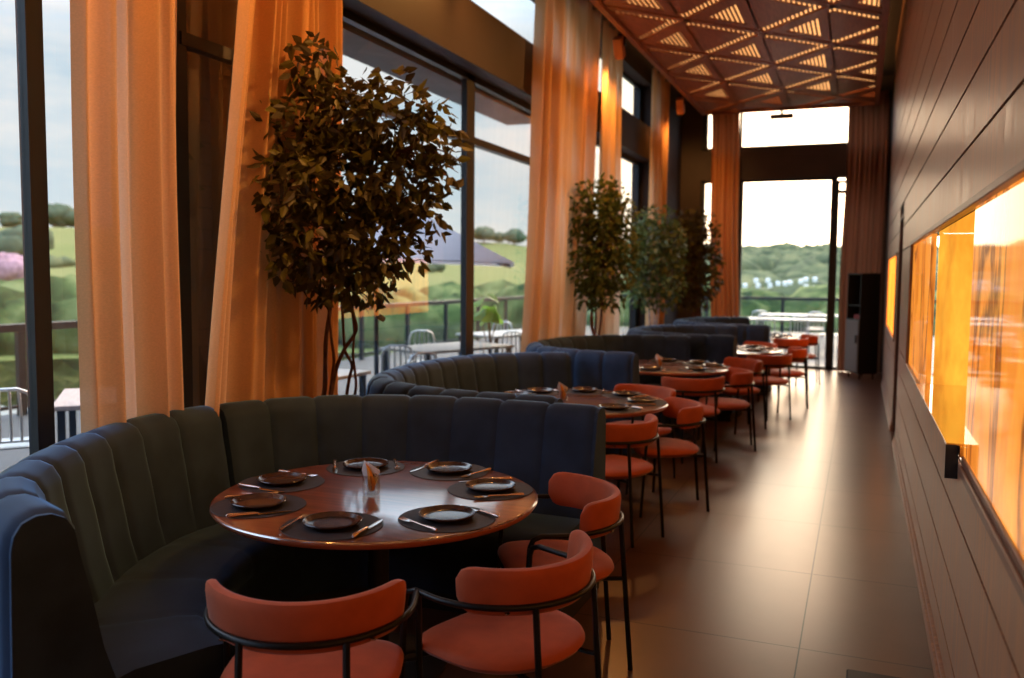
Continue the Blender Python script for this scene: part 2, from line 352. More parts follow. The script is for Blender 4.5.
def resample(P, n):
    L = [0]
    for a, b in zip(P, P[1:]): L.append(L[-1]+(b-a).length)
    out = []; j = 0
    for i in range(n+1):
        t = L[-1]*i/n
        while j < len(P)-2 and L[j+1] < t: j += 1
        out.append(P[j].lerp(P[j+1], (t-L[j])/max(1e-9, L[j+1]-L[j])))
    return out, L[-1]

# ================================================================ SETTING
XL, XG, XR, YB = -3.30, -3.52, .37, 17.0
# floor and ceiling slab
struct(MB().box(-3.6, 1.2, -4, 17.1, -.12, 0).build('floor', 'floor'))
struct(MB().box(-3.7, 1.2, -4.1, 17.2, 5.25, 5.4).build('ceiling', 'slab'))
# left wall: spandrel beam, head, pier, sill
b = MB()
b.box(XL-.28, XL, -4, 14.5, 3.58, 4.12); b.box(XL-.28, XL, -4, 14.5, 4.80, 5.25)
b.box(XL-.34, XL, 14.5, 17.0, 0, 5.25)
struct(b.build('wall_left', 'beam'))
struct(MB().box(-3.95, -3.62, 3.93, 5.35, 0, 5.25).build('wall_left_pier', 'dark_wall'))
# back wall
b = MB()
b.box(-3.64, -2.92, 17, 17.25, 0, 5.25); b.box(-2.92, 1.2, 17, 17.25, 3.51, 4.08); b.box(-2.92, 1.2, 17, 17.25, 4.82, 5.25); b.box(.34, 1.2, 17, 17.25, 0, 3.51); b.box(.34, 1.2, 17, 17.25, 4.08, 4.82)
struct(b.build('wall_back', 'dark_wall'))
struct(MB().box(-3.7, 1.2, -4.2, -4.0, 0, 5.25).build('wall_front', 'dark_wall'))

# window frames and panes, left side
def window(n, parts, panes):
    f = MB()
    for p in parts: f.box(*p)
    fo = struct(f.build('window_%d' % n, 'dark_frame'))
    for p in panes:
        MB().box(*p).build('pane', 'glass', fo)
def left_bay(n, y0, y1, z0, z1, w0=.05, w1=.05, trans=None):
    parts = [(XG-.03, XG+.03, y0, y0+w0, z0, z1), (XG-.03, XG+.03, y1-w1, y1, z0, z1), (XG-.03, XG+.03, y0, y1, z1-.06, z1), (XG-.03, XG+.03, y0, y1, z0, z0+.05)]
    if trans: parts.append((XG-.04, XG+.04, y0, y1, trans-.035, trans+.035))
    window(n, parts, [(XG-.006, XG+.006, y0+w0, y1-w1, z0+.05, z1-.06)])
left_bay(1, -4, 2.93, 0, 3.58, .05, .045)
left_bay(2, 2.93, 3.84, 0, 3.58, .045, .05)
left_bay(3, 3.84, 7.66, 0, 3.58, .05, .09, 2.97)
left_bay(4, 7.66, 11.0, 0, 3.58, .09, .06, 2.97)
left_bay(5, 11.0, 14.5, 0, 3.58, .06, .16)
left_bay(6, -4, 4.0, 4.12, 4.82); left_bay(7, 4.0, 6.85, 4.12, 4.82); left_bay(8, 6.85, 11.0, 4.12, 4.82); left_bay(9, 11.0, 14.5, 4.12, 4.82, .06, .16)
# back windows
def back_bay(n, x0, x1, z0, z1, w0=.05, w1=.05, trans=None):
    parts = [(x0, x0+w0, 17.05, 17.15, z0, z1), (x1-w1, x1, 17.05, 17.15, z0, z1), (x0, x1, 17.05, 17.15, z1-.04, z1), (x0, x1, 17.05, 17.15, z0, z0+.05)]
    if trans: parts.append((x0, x1, 17.06, 17.14, trans-.03, trans+.03))
    window(n, parts, [(x0+w0, x1-w1, 17.095, 17.105, z0+.05, z1-.04)])
back_bay(10, -2.92, -2.20, 0, 3.51, .07, .05)
back_bay(11, -2.20, -.46, 0, 3.51, .07, .11)
back_bay(12, -.46, .34, 0, 3.45, .03, .05, 3.25)
back_bay(13, -2.92, -2.2, 4.08, 4.82, .10, .02); back_bay(14, -2.2, .34, 4.08, 4.82, .02, .05)

# right wall: horizontal planks with open joints, openings left out
zs = [.10, .235, .505, .785, 1.0, 1.97, 2.21, 2.47, 2.73, 2.99, 3.25, 3.51, 3.77, 4.03, 4.29, 4.55, 4.81, 5.25]
open_near = (-3.0, 7.78); door = (9.55, 10.50, 2.33); open_far = (10.9, 14.4)
wl = MB()
for z0, z1 in zip(zs, zs[1:]):
    segs = [(-4, 15.0)]
    def cut(a, b_):
        global segs
        o = []
        for s0, s1 in segs:
            if b_ <= s0 or a >= s1: o.append((s0, s1)); continue
            if a > s0: o.append((s0, a))
            if b_ < s1: o.append((b_, s1))
        segs = o
    if z0 >= .99 and z1 <= 1.98: cut(*open_near); cut(*open_far)
    if z0 < 2.3: cut(*door[:2])
    for s0, s1 in segs:
        if s1-s0 > .01: wl.box(XR, XR+.009, s0, s1, z0+.007, z1-.007)
wl.box(XR-.045, XR, 3.72, 5.76, .93, 1.06)          # the projecting ledge of the niche
wall = struct(wl.build('wall_right', 'plank'))
b = MB()
b.box(XR+.009, XR+.02, -4, open_near[1]+.02, 0, .985); b.box(XR+.009, XR+.1, 7.8, 9.5, 0, 2.3); b.box(XR+.009, XR+.1, -4, 15.0, 2.34, 5.25)
b.box(XR+.009, XR+.1, -4, 9.5, 1.98, 2.34); b.box(XR+.009, XR+.1, 10.52, 15, 0, .99); b.box(XR+.009, XR+.1, 10.52, 15, 1.98, 2.34); b.box(XR+.009, XR+.1, 10.52, 10.88, .99, 1.98); b.box(XR+.009, XR+.1, 14.42, 15., .99, 1.98)
struct(b.build('wall_right_backing', 'groove'))
struct(MB().box(XR+.03, XR+.12, 15.0, 17.0, 0, 5.25).build('wall_right_return', 'cab_black'))
# black reveal face where the ledge ends
b = MB(); b.box(XR-.045, XR-.0005, 3.712, 3.72, .93, 1.06); struct(b.build('trim_1', 'cab_black'))
# baseboard: two stepped boards
b = MB()
for s0, s1 in ((-4, 9.55), (10.5, 15.0)):
    b.box(XR-.022, XR+.03, s0, s1, 0, .065, 0, .004); b.box(XR-.012, XR+.03, s0, s1, .066, .098, 0, .004)
struct(b.build('baseboard_right', 'plank'))
# door recess
b = MB(); b.box(XR+.01, XR+.22, 10.46, 10.52, 0, 2.34); b.box(XR, XR+.22, 9.53, 9.56, 0, 2.34); b.box(XR, XR+.22, 9.5, 10.5, 2.31, 2.35)
struct(b.build('trim_2', 'brown_jamb'))
d = struct(MB().box(XR+.16, XR+.2, 9.56, 10.46, 0, 2.31).build('door_1', 'brown_jamb'))
MB().box(XR+.12, XR+.16, 9.62, 9.66, .95, 1.10, 0, .006).build('door_handle', 'black_metal', d)
# frame mouldings round the openings
b = MB()
for z in (1.965, ): b.box(XR-.012, XR+.03, open_near[0], open_near[1]+.03, z, z+.03, 0, .004)
b.box(XR-.012, XR+.03, 5.8, open_near[1]+.03, .985, 1.005, 0, .004); b.box(XR-.012, XR+.02, open_near[1], open_near[1]+.03, .985, 1.99, 0, .004)
b.box(XR-.006, XR+.05, -3, 3.66, .965, 1.0, 0, .004); b.box(XR+.004, XR+.05, -3, 3.66, 1.0, 1.03, 0, .004)
b.box(XR-.012, XR+.03, 10.86, 14.44, .97, 1.0, 0, .004); b.box(XR-.012, XR+.03, 10.86, 14.44, 1.965, 1.99, 0, .004); b.box(XR-.012, XR+.03, 10.86, 10.89, .97, 1.99, 0, .004)
struct(b.build('trim_3', 'trim_wood'))
# onyx panels
def panel(label, y0, y1, z0, z1, m, x=XR+.03):
    return tag(MB().box(x, x+.03, y0, y1, z0, z1, 0, .002).build('onyx_panel', m), label, 'wall panel', 'backlit stone panels along the right wall')
panel('large backlit amber stone panel nearest the camera on the right wall', -3.0, 3.66, 1.03, 1.965, 'onyx', XR+.012)
panel('narrow backlit amber stone panel beside the open niche, on its far side', 5.82, 7.78, 1.005, 1.965, 'onyx', XR+.012)
panel('distant backlit amber stone panel beyond the doorway near the cabinet', 10.9, 14.4, 1.0, 1.965, 'onyx_far', XR+.012)
# niche
nr = empty('wall_niche', (XR+.03, 4.8, 1.0), 0, 'open glowing amber niche with polished stone shelf in the right wall', 'niche')
def rel(mb, name, m, par, c): 
    o = mb.build(name, m, par); o.location = (-c[0], -c[1], -c[2]); return o
NC = (XR+.03, 4.8, 1.0)
rel(MB().box(XR+.27, XR+.29, 3.62, 5.86, .985, 1.985), 'back_panel', 'onyx_bright', nr, NC)
rel(MB().box(XR+.055, XR+.27, 5.825, 5.85, 1.0, 1.965), 'far_side_panel', 'onyx_bright', nr, NC)
rel(MB().box(XR+.085, XR+.27, 3.67, 3.69, 1.0, 1.965), 'near_side_panel', 'onyx_bright', nr, NC)
rel(MB().box(XR-.043, XR+.27, 3.72, 5.76, 1.0605, 1.066).box(XR+.001, XR+.27, 3.68, 5.82, 1.02, 1.0605), 'shelf', 'niche_shelf', nr, NC)
rel(MB().box(XR+.035, XR+.27, 3.66, 5.82, 1.966, 1.984), 'top_board', 'niche_shelf', nr, NC)
rel(MB().box(XR+.25, XR+.265, 3.68, 3.70, 1.01, 1.955), 'light_strip', 'led', nr, NC)
rel(MB().box(XR+.055, XR+.085, 3.66, 3.675, 1.005, 1.960), 'edge_strip', 'led', nr, NC)

# ================================================================ LATTICE CEILING
LX0, LX1, LY0, LY1, LZ = -2.85, .18, -.6, 16.6, 4.70
root = empty('lattice_ceiling', ((LX0+LX1)/2, 8, LZ), 0, 'suspended reddish timber ceiling of triangular slatted lattice panels', 'ceiling panel')
LC = ((LX0+LX1)/2, 8, LZ)
DX, DY = .8125, .885
def clip(poly):
    def half(P, ax, lim, sgn):
        o = []
        for i in range(len(P)):
            a, c = P[i], P[(i+1) % len(P)]
            ia, ic = sgn*(a[ax]-lim) >= 0, sgn*(c[ax]-lim) >= 0
            if ia: o.append(a)
            if ia != ic:
                t = (lim-a[ax])/(c[ax]-a[ax]); o.append(tuple(a[k]+(c[k]-a[k])*t for k in (0, 1)))
        return o
    for ax, lim, sg in ((0, LX0+.03, 1), (0, LX1-.03, -1), (1, LY0+.03, 1), (1, LY1-.03, -1)):
        if len(poly) < 3: return []
        poly = half(poly, ax, lim, sg)
    return poly if len(poly) >= 3 else []
fr = MB(); pl = MB()
# diagonal bars
for s in (1, -1):
    k0 = -30
    for k in range(-30, 40):
        # lines through nodes: x = -.40 + i*DX, y = 10.68 + s*(i)*DY + 2*DY*k
        a = (-.40-8*DX, 10.60 - s*8*DY + 2*DY*k); c = (-.40+6*DX, 10.60 + s*6*DY + 2*DY*k)
        dx, dy = c[0]-a[0], c[1]-a[1]; L = math.hypot(dx, dy); nx, ny = -dy/L*.05, dx/L*.05
        P = clip([(a[0]+nx, a[1]+ny), (a[0]-nx, a[1]-ny), (c[0]-nx, c[1]-ny), (c[0]+nx, c[1]+ny)])
        if P: fr.prism(P, LZ+.012, LZ+.036)
# cells
cells = []
for i in range(-4, 3):
    for j in range(-10, 8):
        cx = -.40 + i*DX; cyc = 10.60 + DY + 2*DY*j + (DY if i % 2 else 0)
        cells.append((cx, cyc))
def shrink(tri, d):                     # inset a triangle
    A = [Vector((*p, 0)) for p in tri]; c = sum(A, Vector())/3
    a = (A[1]-A[0]).length; b_ = (A[2]-A[1]).length; cc = (A[0]-A[2]).length
    s_ = (a+b_+cc)/2; area = math.sqrt(max(1e-9, s_*(s_-a)*(s_-b_)*(s_-cc))); r_ = area/s_; inc = (A[0]*b_+A[1]*cc+A[2]*a)/(a+b_+cc)
    k = 1-d/r_; return [tuple((inc+(p-inc)*k).xy) for p in A]
for cx, cyc in cells:
    l, r_, t, bo = (cx-DX, cyc), (cx+DX, cyc), (cx, cyc+DY), (cx, cyc-DY)
    # right half: solid triangle inset from the bars
    T = clip([(cx-.075, cyc+DY-.28), (cx-.075, cyc-DY+.28), (cx, cyc-DY+.255), (cx+DX-.235, cyc), (cx, cyc+DY-.255)])
    if T: pl.prism(T, LZ+.022, LZ+.036)
    # left half: band with a triangular hole
    O = shrink([bo, t, l], .05); I = shrink([bo, t, l], .175)
    for k in range(3):
        q = clip([O[k], O[(k+1) % 3], I[(k+1) % 3], I[k]])
        if q: pl.prism(q, LZ+.022, LZ+.036)
rel(fr, 'diagonal_bars', 'lattice', root, LC); rel(pl, 'triangle_panels', 'lattice', root, LC)
b = MB(); b.box(LX0, LX0+.07, LY0, LY1, LZ-.03, LZ+.30); b.box(LX1-.07, LX1, LY0, LY1, LZ-.03, LZ+.30); b.box(LX0, LX1, LY1-.07, LY1, LZ-.03, LZ+.30); b.box(LX0, LX1, LY0, LY0+.07, LZ-.03, LZ+.30)
rel(b, 'edge_board', 'lattice', root, LC)
b = MB(); x = LX0+.08
while x < LX1-.08: b.box(x, x+.024, LY0+.05, LY1-.05, LZ+.037, LZ+.062); x += .052
rel(b, 'slats', 'slat', root, LC)
rel(MB().box(LX0+.1, LX1-.1, LY0+.1, LY1-.1, LZ+.27, LZ+.29), 'light_diffuser', 'plenum_light', root, LC)
# hanging fixture at the far edge
hf = empty('ceiling_sensor', (-1.42, 16.45, 4.62), 0, 'small dark bar shaped fixture hanging under the far edge of the lattice ceiling', 'fixture')
MB().box(-.20, .20, -.05, .05, -.11, -.03, 0, .01).build('housing', 'dark_wall', hf); MB().box(-.02, .02, -.02, .02, -.03, .05).build('bracket', 'dark_wall', hf)
# spotlights along the lattice edge, aimed at the curtains
def spotlight(y, energy, label, aim, yaims=(-1.2, 1.4)):
    o = empty('spotlight', (-2.93, y, 4.55), 0, label, 'spotlight', 'box spotlights along the lattice edge')
    d = (Vector(aim)-Vector((-2.93, y, 4.55))).normalized(); q = Vector((0, .55, -.83)).to_track_quat('-Z', 'Y').to_euler()
    h = MB().box(-.06, .06, -.06, .06, -.13, .13, 0, .008).build('housing', 'spot_case', o); h.rotation_euler = q
    MB().lathe([(.045, -.132), (.045, -.128)], 16).build('lens', 'lamp_lens', h)
    MB().box(-.02, .09, -.015, .015, .02, .17).build('bracket', 'black_metal', o)
    for k, a in enumerate(yaims):
        l = bpy.data.lights.new('spot', 'SPOT'); l.energy = energy; l.color = (1, .43, .11); l.spot_size = R(95); l.spot_blend = .9; l.shadow_soft_size = .06
        lo = bpy.data.objects.new('spot_light', l); COL.objects.link(lo); lo.parent = o; lo.location = (0, -.11, -.16)
        dd = Vector((-.42, a, -1.9)); lo.rotation_euler = dd.to_track_quat('-Z', 'Y').to_euler()
def wash(y, energy, label):  # invented lamps above the view, added to throw warm light on the curtains
    o = empty('spotlight', (.27, y, 4.80), 0, label, 'spotlight', 'wall wash lamps added unseen along the right edge')
    h = MB().box(-.06, .06, -.06, .06, -.13, .13, 0, .008).build('housing', 'spot_case', o); h.rotation_euler = (0, R(45), 0)
    MB().lathe([(.045, -.132), (.045, -.128)], 16).build('lens', 'lamp_lens', h)
    l = bpy.data.lights.new('spot', 'SPOT'); l.energy = energy; l.color = (1, .43, .11); l.spot_size = R(72); l.spot_blend = 1; l.shadow_soft_size = .10
    lo = bpy.data.objects.new('spot_light', l); COL.objects.link(lo); lo.parent = o; lo.location = (-.16, 0, -.16); lo.rotation_euler = Vector((-3.4, -1.0, -1.9)).to_track_quat('-Z', 'Y').to_euler()
ADDED_WASH = 480
for y_, nm in ((2.0, 'nearest the camera'), (4.6, 'beside the second table'), (7.2, 'beside the third table'), (9.7, 'beside the fourth table')): wash(y_, ADDED_WASH, 'added unseen box lamp on the right ceiling edge '+nm)
SPOT = 130
spotlight(2.9, SPOT, 'copper coloured box spotlight above the nearest curtain', (-3.2, 3.2, 2))
spotlight(6.9, SPOT*.45, 'copper coloured box spotlight above the second table', (-3.2, 4.6, 2))
spotlight(10.9, SPOT, 'copper coloured box spotlight beside the tall middle curtains', (-3.2, 10, 2))
spotlight(14.9, SPOT*.7, 'copper coloured box spotlight nearest the far end wall', (-3.2, 14.5, 2), (-1.0, 1.9))

# ================================================================ CURTAINS
def curtain(label, x, top, bot, ztop=4.95, zref=(3.2, 1.0), n=9, amp=.05, axis='Y', seed=0, hem=.015, profile=None, m='curtain'):
    rnd = random.Random(seed); rows = []; NU = n*14; NV = 22
    ph = [rnd.uniform(-.5, .5) for _ in range(n+2)]; am = [rnd.uniform(.6, 1.15) for _ in range(n+2)]
    for v in range(NV+1):
        z = hem+(ztop-hem)*v/NV; t = (z-zref[1])/(zref[0]-zref[1]); t = max(-.35, min(1.25, t))
        a0 = bot[0]+(top[0]-bot[0])*t; a1 = bot[1]+(top[1]-bot[1])*t; row = []
        for u in range(NU+1):
            s = u/NU; k = s*n; i = int(min(n-1, k)); f = k-i
            A = 1.25*amp*(am[i]*(1-f)+am[i+1]*f)*(1+.15*math.sin(z*1.3+seed))
            if profile: A *= profile(s)
            w_ = math.sin(2*PI*k+ph[i]*(1-f)+ph[i+1]*f+.25*math.sin(z*.9+i))
            w_ = math.copysign(abs(w_)**.8, w_)
            side = .18*math.cos(2*PI*k)*A
            p = a0+(a1-a0)*s+side+.012*math.sin(z*1.7+seed)
            q = x+A*w_*.8+.7*amp*math.sin(2*PI*k/2.6+ph[0]*3)*(profile(s) if profile else 1)
            row.append((q, p, z) if axis == 'Y' else (p, q, z))
        rows.append(row)
    o = MB().grid(rows).build('curtain', m, None, True); o.modifiers.clear()
    return tag(o, label, 'curtain', 'floor to ceiling linen curtains')
curtain('pale edged amber curtain nearest the camera, left of the dark mullion', -3.17, (2.88, 3.50), (2.86, 3.49), n=5, amp=.055, seed=1)
curtain('wide amber curtain behind the left side of the nearest tree', -3.13, (3.86, 4.45), (3.55, 4.38), zref=(3.1, 1.0), n=6, amp=.06, seed=2)
curtain('amber curtain directly behind the slim trunks of the nearest tree', -3.21, (4.46, 5.02), (4.47, 4.98), zref=(3.3, 1.3), n=5, amp=.045, seed=3)
curtain('tall curtain in the middle of the window wall with a sheer pale band', -3.17, (8.66, 10.88), (8.30, 10.45), zref=(4.5, 1.1), n=13, amp=.055, seed=4, profile=lambda s: .35 if .33 < s < .62 else 1.0)
curtain('flat amber curtain right of the dark gap beside the middle curtain', -3.19, (11.02, 12.0), (11.0, 12.05), zref=(4.5, 1.1), n=6, amp=.05, seed=5)
curtain('narrow amber curtain beside the dark pier at the far left corner', -3.17, (13.75, 15.0), (13.7, 14.9), zref=(4.5, 1.1), n=6, amp=.05, seed=6)
curtain('amber curtain on the far end wall left of the big window', 16.85, (-2.72, -2.22), (-2.66, -2.14), zref=(4.5, 1.1), n=6, amp=.05, axis='X', seed=7, m='lined_curtain')
curtain('shaded brownish curtain on the far end wall behind the black cabinet', 16.82, (-.33, .34), (-.37, .34), zref=(4.5, 1.1), n=8, amp=.05, axis='X', seed=8, m='shaded_curtain')

# ================================================================ TABLES
TN = ['nearest table', 'second table', 'third table', 'fourth table', 'farthest table']
TC = [(-1.90, 3.23), (-1.98, 6.31), (-1.89, 9.15), (-1.60, 11.70), (-1.58, 14.45)]
TR = .687
proto_t = empty('round_table', (*TC[0], 0), 0, 'x', 'table', 'round dining tables in a row')
MB().lathe([(TR-.012, .728), (TR-.002, .734), (TR, .742), (TR-.006, .7485), (TR-.012, .75)], 96, mi=0).build('table_top', 'table_wood', proto_t, True)
MB().lathe([(TR-.03, .716), (TR-.010, .722), (TR-.004, .7305), (TR+.0015, .738), (TR+.0012, .744)], 96, capt=False).build('table_edge', 'table_edge', proto_t, True)
MB().lathe([(.045, .02), (.045, .70), (.20, .714), (.20, .717)], 24).build('pedestal', 'plinth', proto_t, True)
MB().lathe([(.30, 0), (.30, .012), (.28, .02), (.05, .03)], 40).build('base_plate', 'plinth', proto_t, True)
tl = ['large polished round table nearest the camera with seven place settings', 'second round table from the front, behind the nearest banquette', 'third round table from the front with a napkin in its glass', 'fourth round table from the front, its top shining pale', 'farthest round table, close to the end window']
for i, c in enumerate(TC):
    o = proto_t if i == 0 else copy_tree(proto_t)
    o.location = (*c, 0); o['label'] = tl[i]

# ---- place setting prototypes
def make_mat():
    return MB().lathe([(.186, 0), (.19, .0015), (.188, .003)], 40).build('placemat', 'placemat')
def make_plate():
    return MB().lathe([(.070, 0), (.085, .002), (.108, .014), (.111, .020), (.109, .0225), (.104, .0215), (.094, .010), (.07, .007), (.0, .0065)], 40, capt=False).build('plate', 'plate', None, True)
def make_knife():
    o = empty('knife')
    rows = []
    for x, wd, t in ((0, .004, .001), (.02, .0085, .0012), (.06, .010, .0015), (.10, .0095, .002), (.115, .006, .003)):
        rows.append([(-wd, -.11+.0+(.115-x)*1.0+.0, .002), (0, -.11+(.115-x), .002+t*1.6), (wd, -.11+(.115-x), .002), (0, -.11+(.115-x), .001)])
    rows = [[(a, y+.105, z) for a, y, z in r] for r in rows]
    MB().grid(rows, closed=True).build('blade', 'steel', o, True, fix=True)
    MB().tube([(0, -.005, .006), (0, -.03, .0065), (0, -.07, .0075), (0, -.105, .0075), (0, -.112, .0065)], [.0045, .0065, .0062, .0078, .004], 8).build('handle', 'copper', o, True)
    return o
def make_fork():
    o = empty('fork')
    MB().tube([(0, -.10, .006), (0, -.085, .007), (0, -.03, .006), (0, .02, .008), (0, .04, .0065)], [.005, .0062, .0035, .0028, .0045], 8).build('handle', 'copper', o, True)
    h = MB(); h.add([(-.010, .045, .005), (.010, .045, .005), (.0115, .06, .0045), (-.0115, .06, .0045), (-.010, .045, .007), (.010, .045, .007), (.0115, .06, .0065), (-.0115, .06, .0065), (-.004, .036, .006), (.004, .036, .006)],
        [(0, 3, 2, 1), (4, 5, 6, 7), (0, 4, 7, 3), (1, 2, 6, 5), (2, 3, 7, 6), (8, 9, 5, 4), (0, 1, 9, 8), (8, 4, 0), (9, 1, 5)])
    for k in range(4):
        x = -.0098+k*.0065; h.tube([(x, .058, .0055), (x, .078, .005), (x, .095, .008)], [.0019, .0017, .001], 5)
    h.build('tines', 'steel', o, True)
    return o
pm, pp, pk, pf = make_mat(), make_plate(), make_knife(), make_fork()
protos = dict(placemat=[pm, 0], plate=[pp, 0], knife=[pk, 0], fork=[pf, 0])
def use(kind):
    p = protos[kind]
    p[1] += 1
    return p[0] if p[1] == 1 else copy_tree(p[0])
ZT = .7505
S1 = [(180, .50, 'at the far left edge of the nearest table'), (-134, .50, 'at the left front of the nearest table, below the leftmost setting'),
      (-80, .49, 'at the front edge of the nearest table, left of centre'), (-27, .49, 'at the right front of the nearest table'),
      (33, .49, 'at the right edge of the nearest table'), (80, .52, 'at the back right of the nearest table'), (127, .53, 'at the back of the nearest table, behind the glass')]
def sets(ti, lst, gl=True):
    cx, cyc = TC[ti]
    for (a, r0, where) in lst:
        an = R(a); o = Vector((cx+r0*math.cos(an), cyc+r0*math.sin(an), ZT)); rz = an+PI/2    # local +Y points to the table centre
        q = use('placemat'); q.location = o; tag(q, 'round charcoal placemat '+where, 'placemat', 'placemats on the '+TN[ti])
        q = use('plate'); q.location = (o.x, o.y, ZT+.004); tag(q, 'dark brown glazed plate '+where, 'plate', 'plates on the '+TN[ti])
        for kind, sx, tw in (('knife', .148, random.uniform(-.08, .08)), ('fork', -.148, random.uniform(-.08, .08))):
            q = use(kind); lx, ly = sx, random.uniform(-.01, .02)-.01
            q.location = (o.x+math.cos(rz)*lx-math.sin(rz)*ly, o.y+math.sin(rz)*lx+math.cos(rz)*ly, ZT+.0035); q.rotation_euler.z = rz+tw; q.scale = (1.15, 1.12, 1.15)
            tag(q, ('copper handled knife ' if kind == 'knife' else 'copper handled fork ')+where, kind, ('knives' if kind == 'knife' else 'forks')+' on the '+TN[ti])
sets(0, S1)
def gen(ti, angs):
    w_ = {180: 'on the window side', -134: 'at the left front', -95: 'at the front', -40: 'at the right front', 10: 'at the aisle edge', 55: 'at the right back', 100: 'at the back', 145: 'at the left back'}
    return [(a, .49, w_[a]+' of the '+TN[ti]) for a in angs]
sets(1, gen(1, (180, -95, -40, 10, 55, 100, 145)))
sets(2, gen(2, (180, -134, -95, -40, 10, 55, 100)))
sets(3, gen(3, (-95, -40, 10, 55, 100, 180)))
sets(4, gen(4, (-95, -40, 10, 55, 100)))
# tumblers with folded napkins
def tumbler(c, label, rz=0):
    o = empty('tumbler', (c[0], c[1], ZT), rz, label[0], 'glass', 'napkin glasses at the table centres')
    g = MB().lathe([(.033, 0), (.036, .004), (.038, .085), (.0355, .085), (.0335, .014), (.0, .012)], 28, capt=False)
    for k in range(14):                                   # cut ribs round the foot
        a = 2*PI*k/14; g.tube([(.0355*math.cos(a), .0355*math.sin(a), .004), (.0372*math.cos(a), .0372*math.sin(a), .045)], .0022, 5)
    g.build('glass_body', 'tumbler', o, True)
    n = empty('napkin', (c[0], c[1], ZT), rz, label[1], 'napkin', 'folded napkins standing in glasses')
    def sheet(P, m, name, th=.0025):
        rows_f = [[Vector(p) for p in r] for r in P]
        mb = MB(); mb.grid([[tuple(p) for p in r] for r in rows_f]); mb.grid([[tuple(p+Vector((0, th, 0))) for p in r] for r in rows_f])
        L = [r[0] for r in rows_f]; Rr = [r[-1] for r in rows_f]
        for E_ in (L, Rr): mb.grid([[tuple(p) for p in E_], [tuple(p+Vector((0, th, 0))) for p in E_]])
        for r in (rows_f[0], rows_f[-1]): mb.grid([[tuple(p) for p in r], [tuple(p+Vector((0, th, 0))) for p in r]])
        return mb.build(name, m, n, True, fix=True)
    sheet([[(-.012, -.004, .015), (.0, -.010, .015), (.015, -.004, .016)], [(-.030, -.006, .07), (0, -.018, .07), (.028, -.006, .07)], [(-.040, -.004, .105), (-.01, -.014, .105), (.040, -.006, .10)], [(-.030, 0, .147), (-.020, -.006, .142), (.036, -.004, .107)]], 'napkin_white', 'white_layer')
    sheet([[(-.002, -.016, .016), (.006, -.020, .016), (.013, -.016, .018)], [(-.010, -.022, .05), (.008, -.028, .05), (.024, -.018, .05)], [(-.012, -.019, .095), (.0, -.025, .092), (.010, -.020, .09)], [(-.022, -.008, .137), (-.016, -.012, .130), (-.006, -.013, .118)]], 'napkin_orange', 'orange_layer')
    mk = MB()
    def bar(x0, z0, x1, z1, w_=.0011): mk.tube([(x0, -.0225, z0), (x1, -.0215, z1)], w_, 4)
    bar(.013, .082, .017, .094); bar(.017, .094, .0195, .082); bar(.0145, .086, .0185, .086)   # A
    bar(.022, .093, .028, .093); bar(.028, .093, .0245, .081)                                    # 7
    mk.build('printed_mark', 'ink', n)
tumbler((TC[0][0]-.03, TC[0][1]-.01), ('clear ribbed tumbler at the centre of the nearest table', 'orange and white folded napkin in the glass on the nearest table'), R(18))
tumbler((TC[1][0]-.08, TC[1][1]-.1), ('clear ribbed tumbler at the centre of the second table', 'orange and white folded napkin in the glass on the second table'), R(18))
tumbler((TC[2][0]-.02, TC[2][1]-.25), ('clear ribbed tumbler on the third table from the front', 'orange and white folded napkin in the glass on the third table'), R(18))

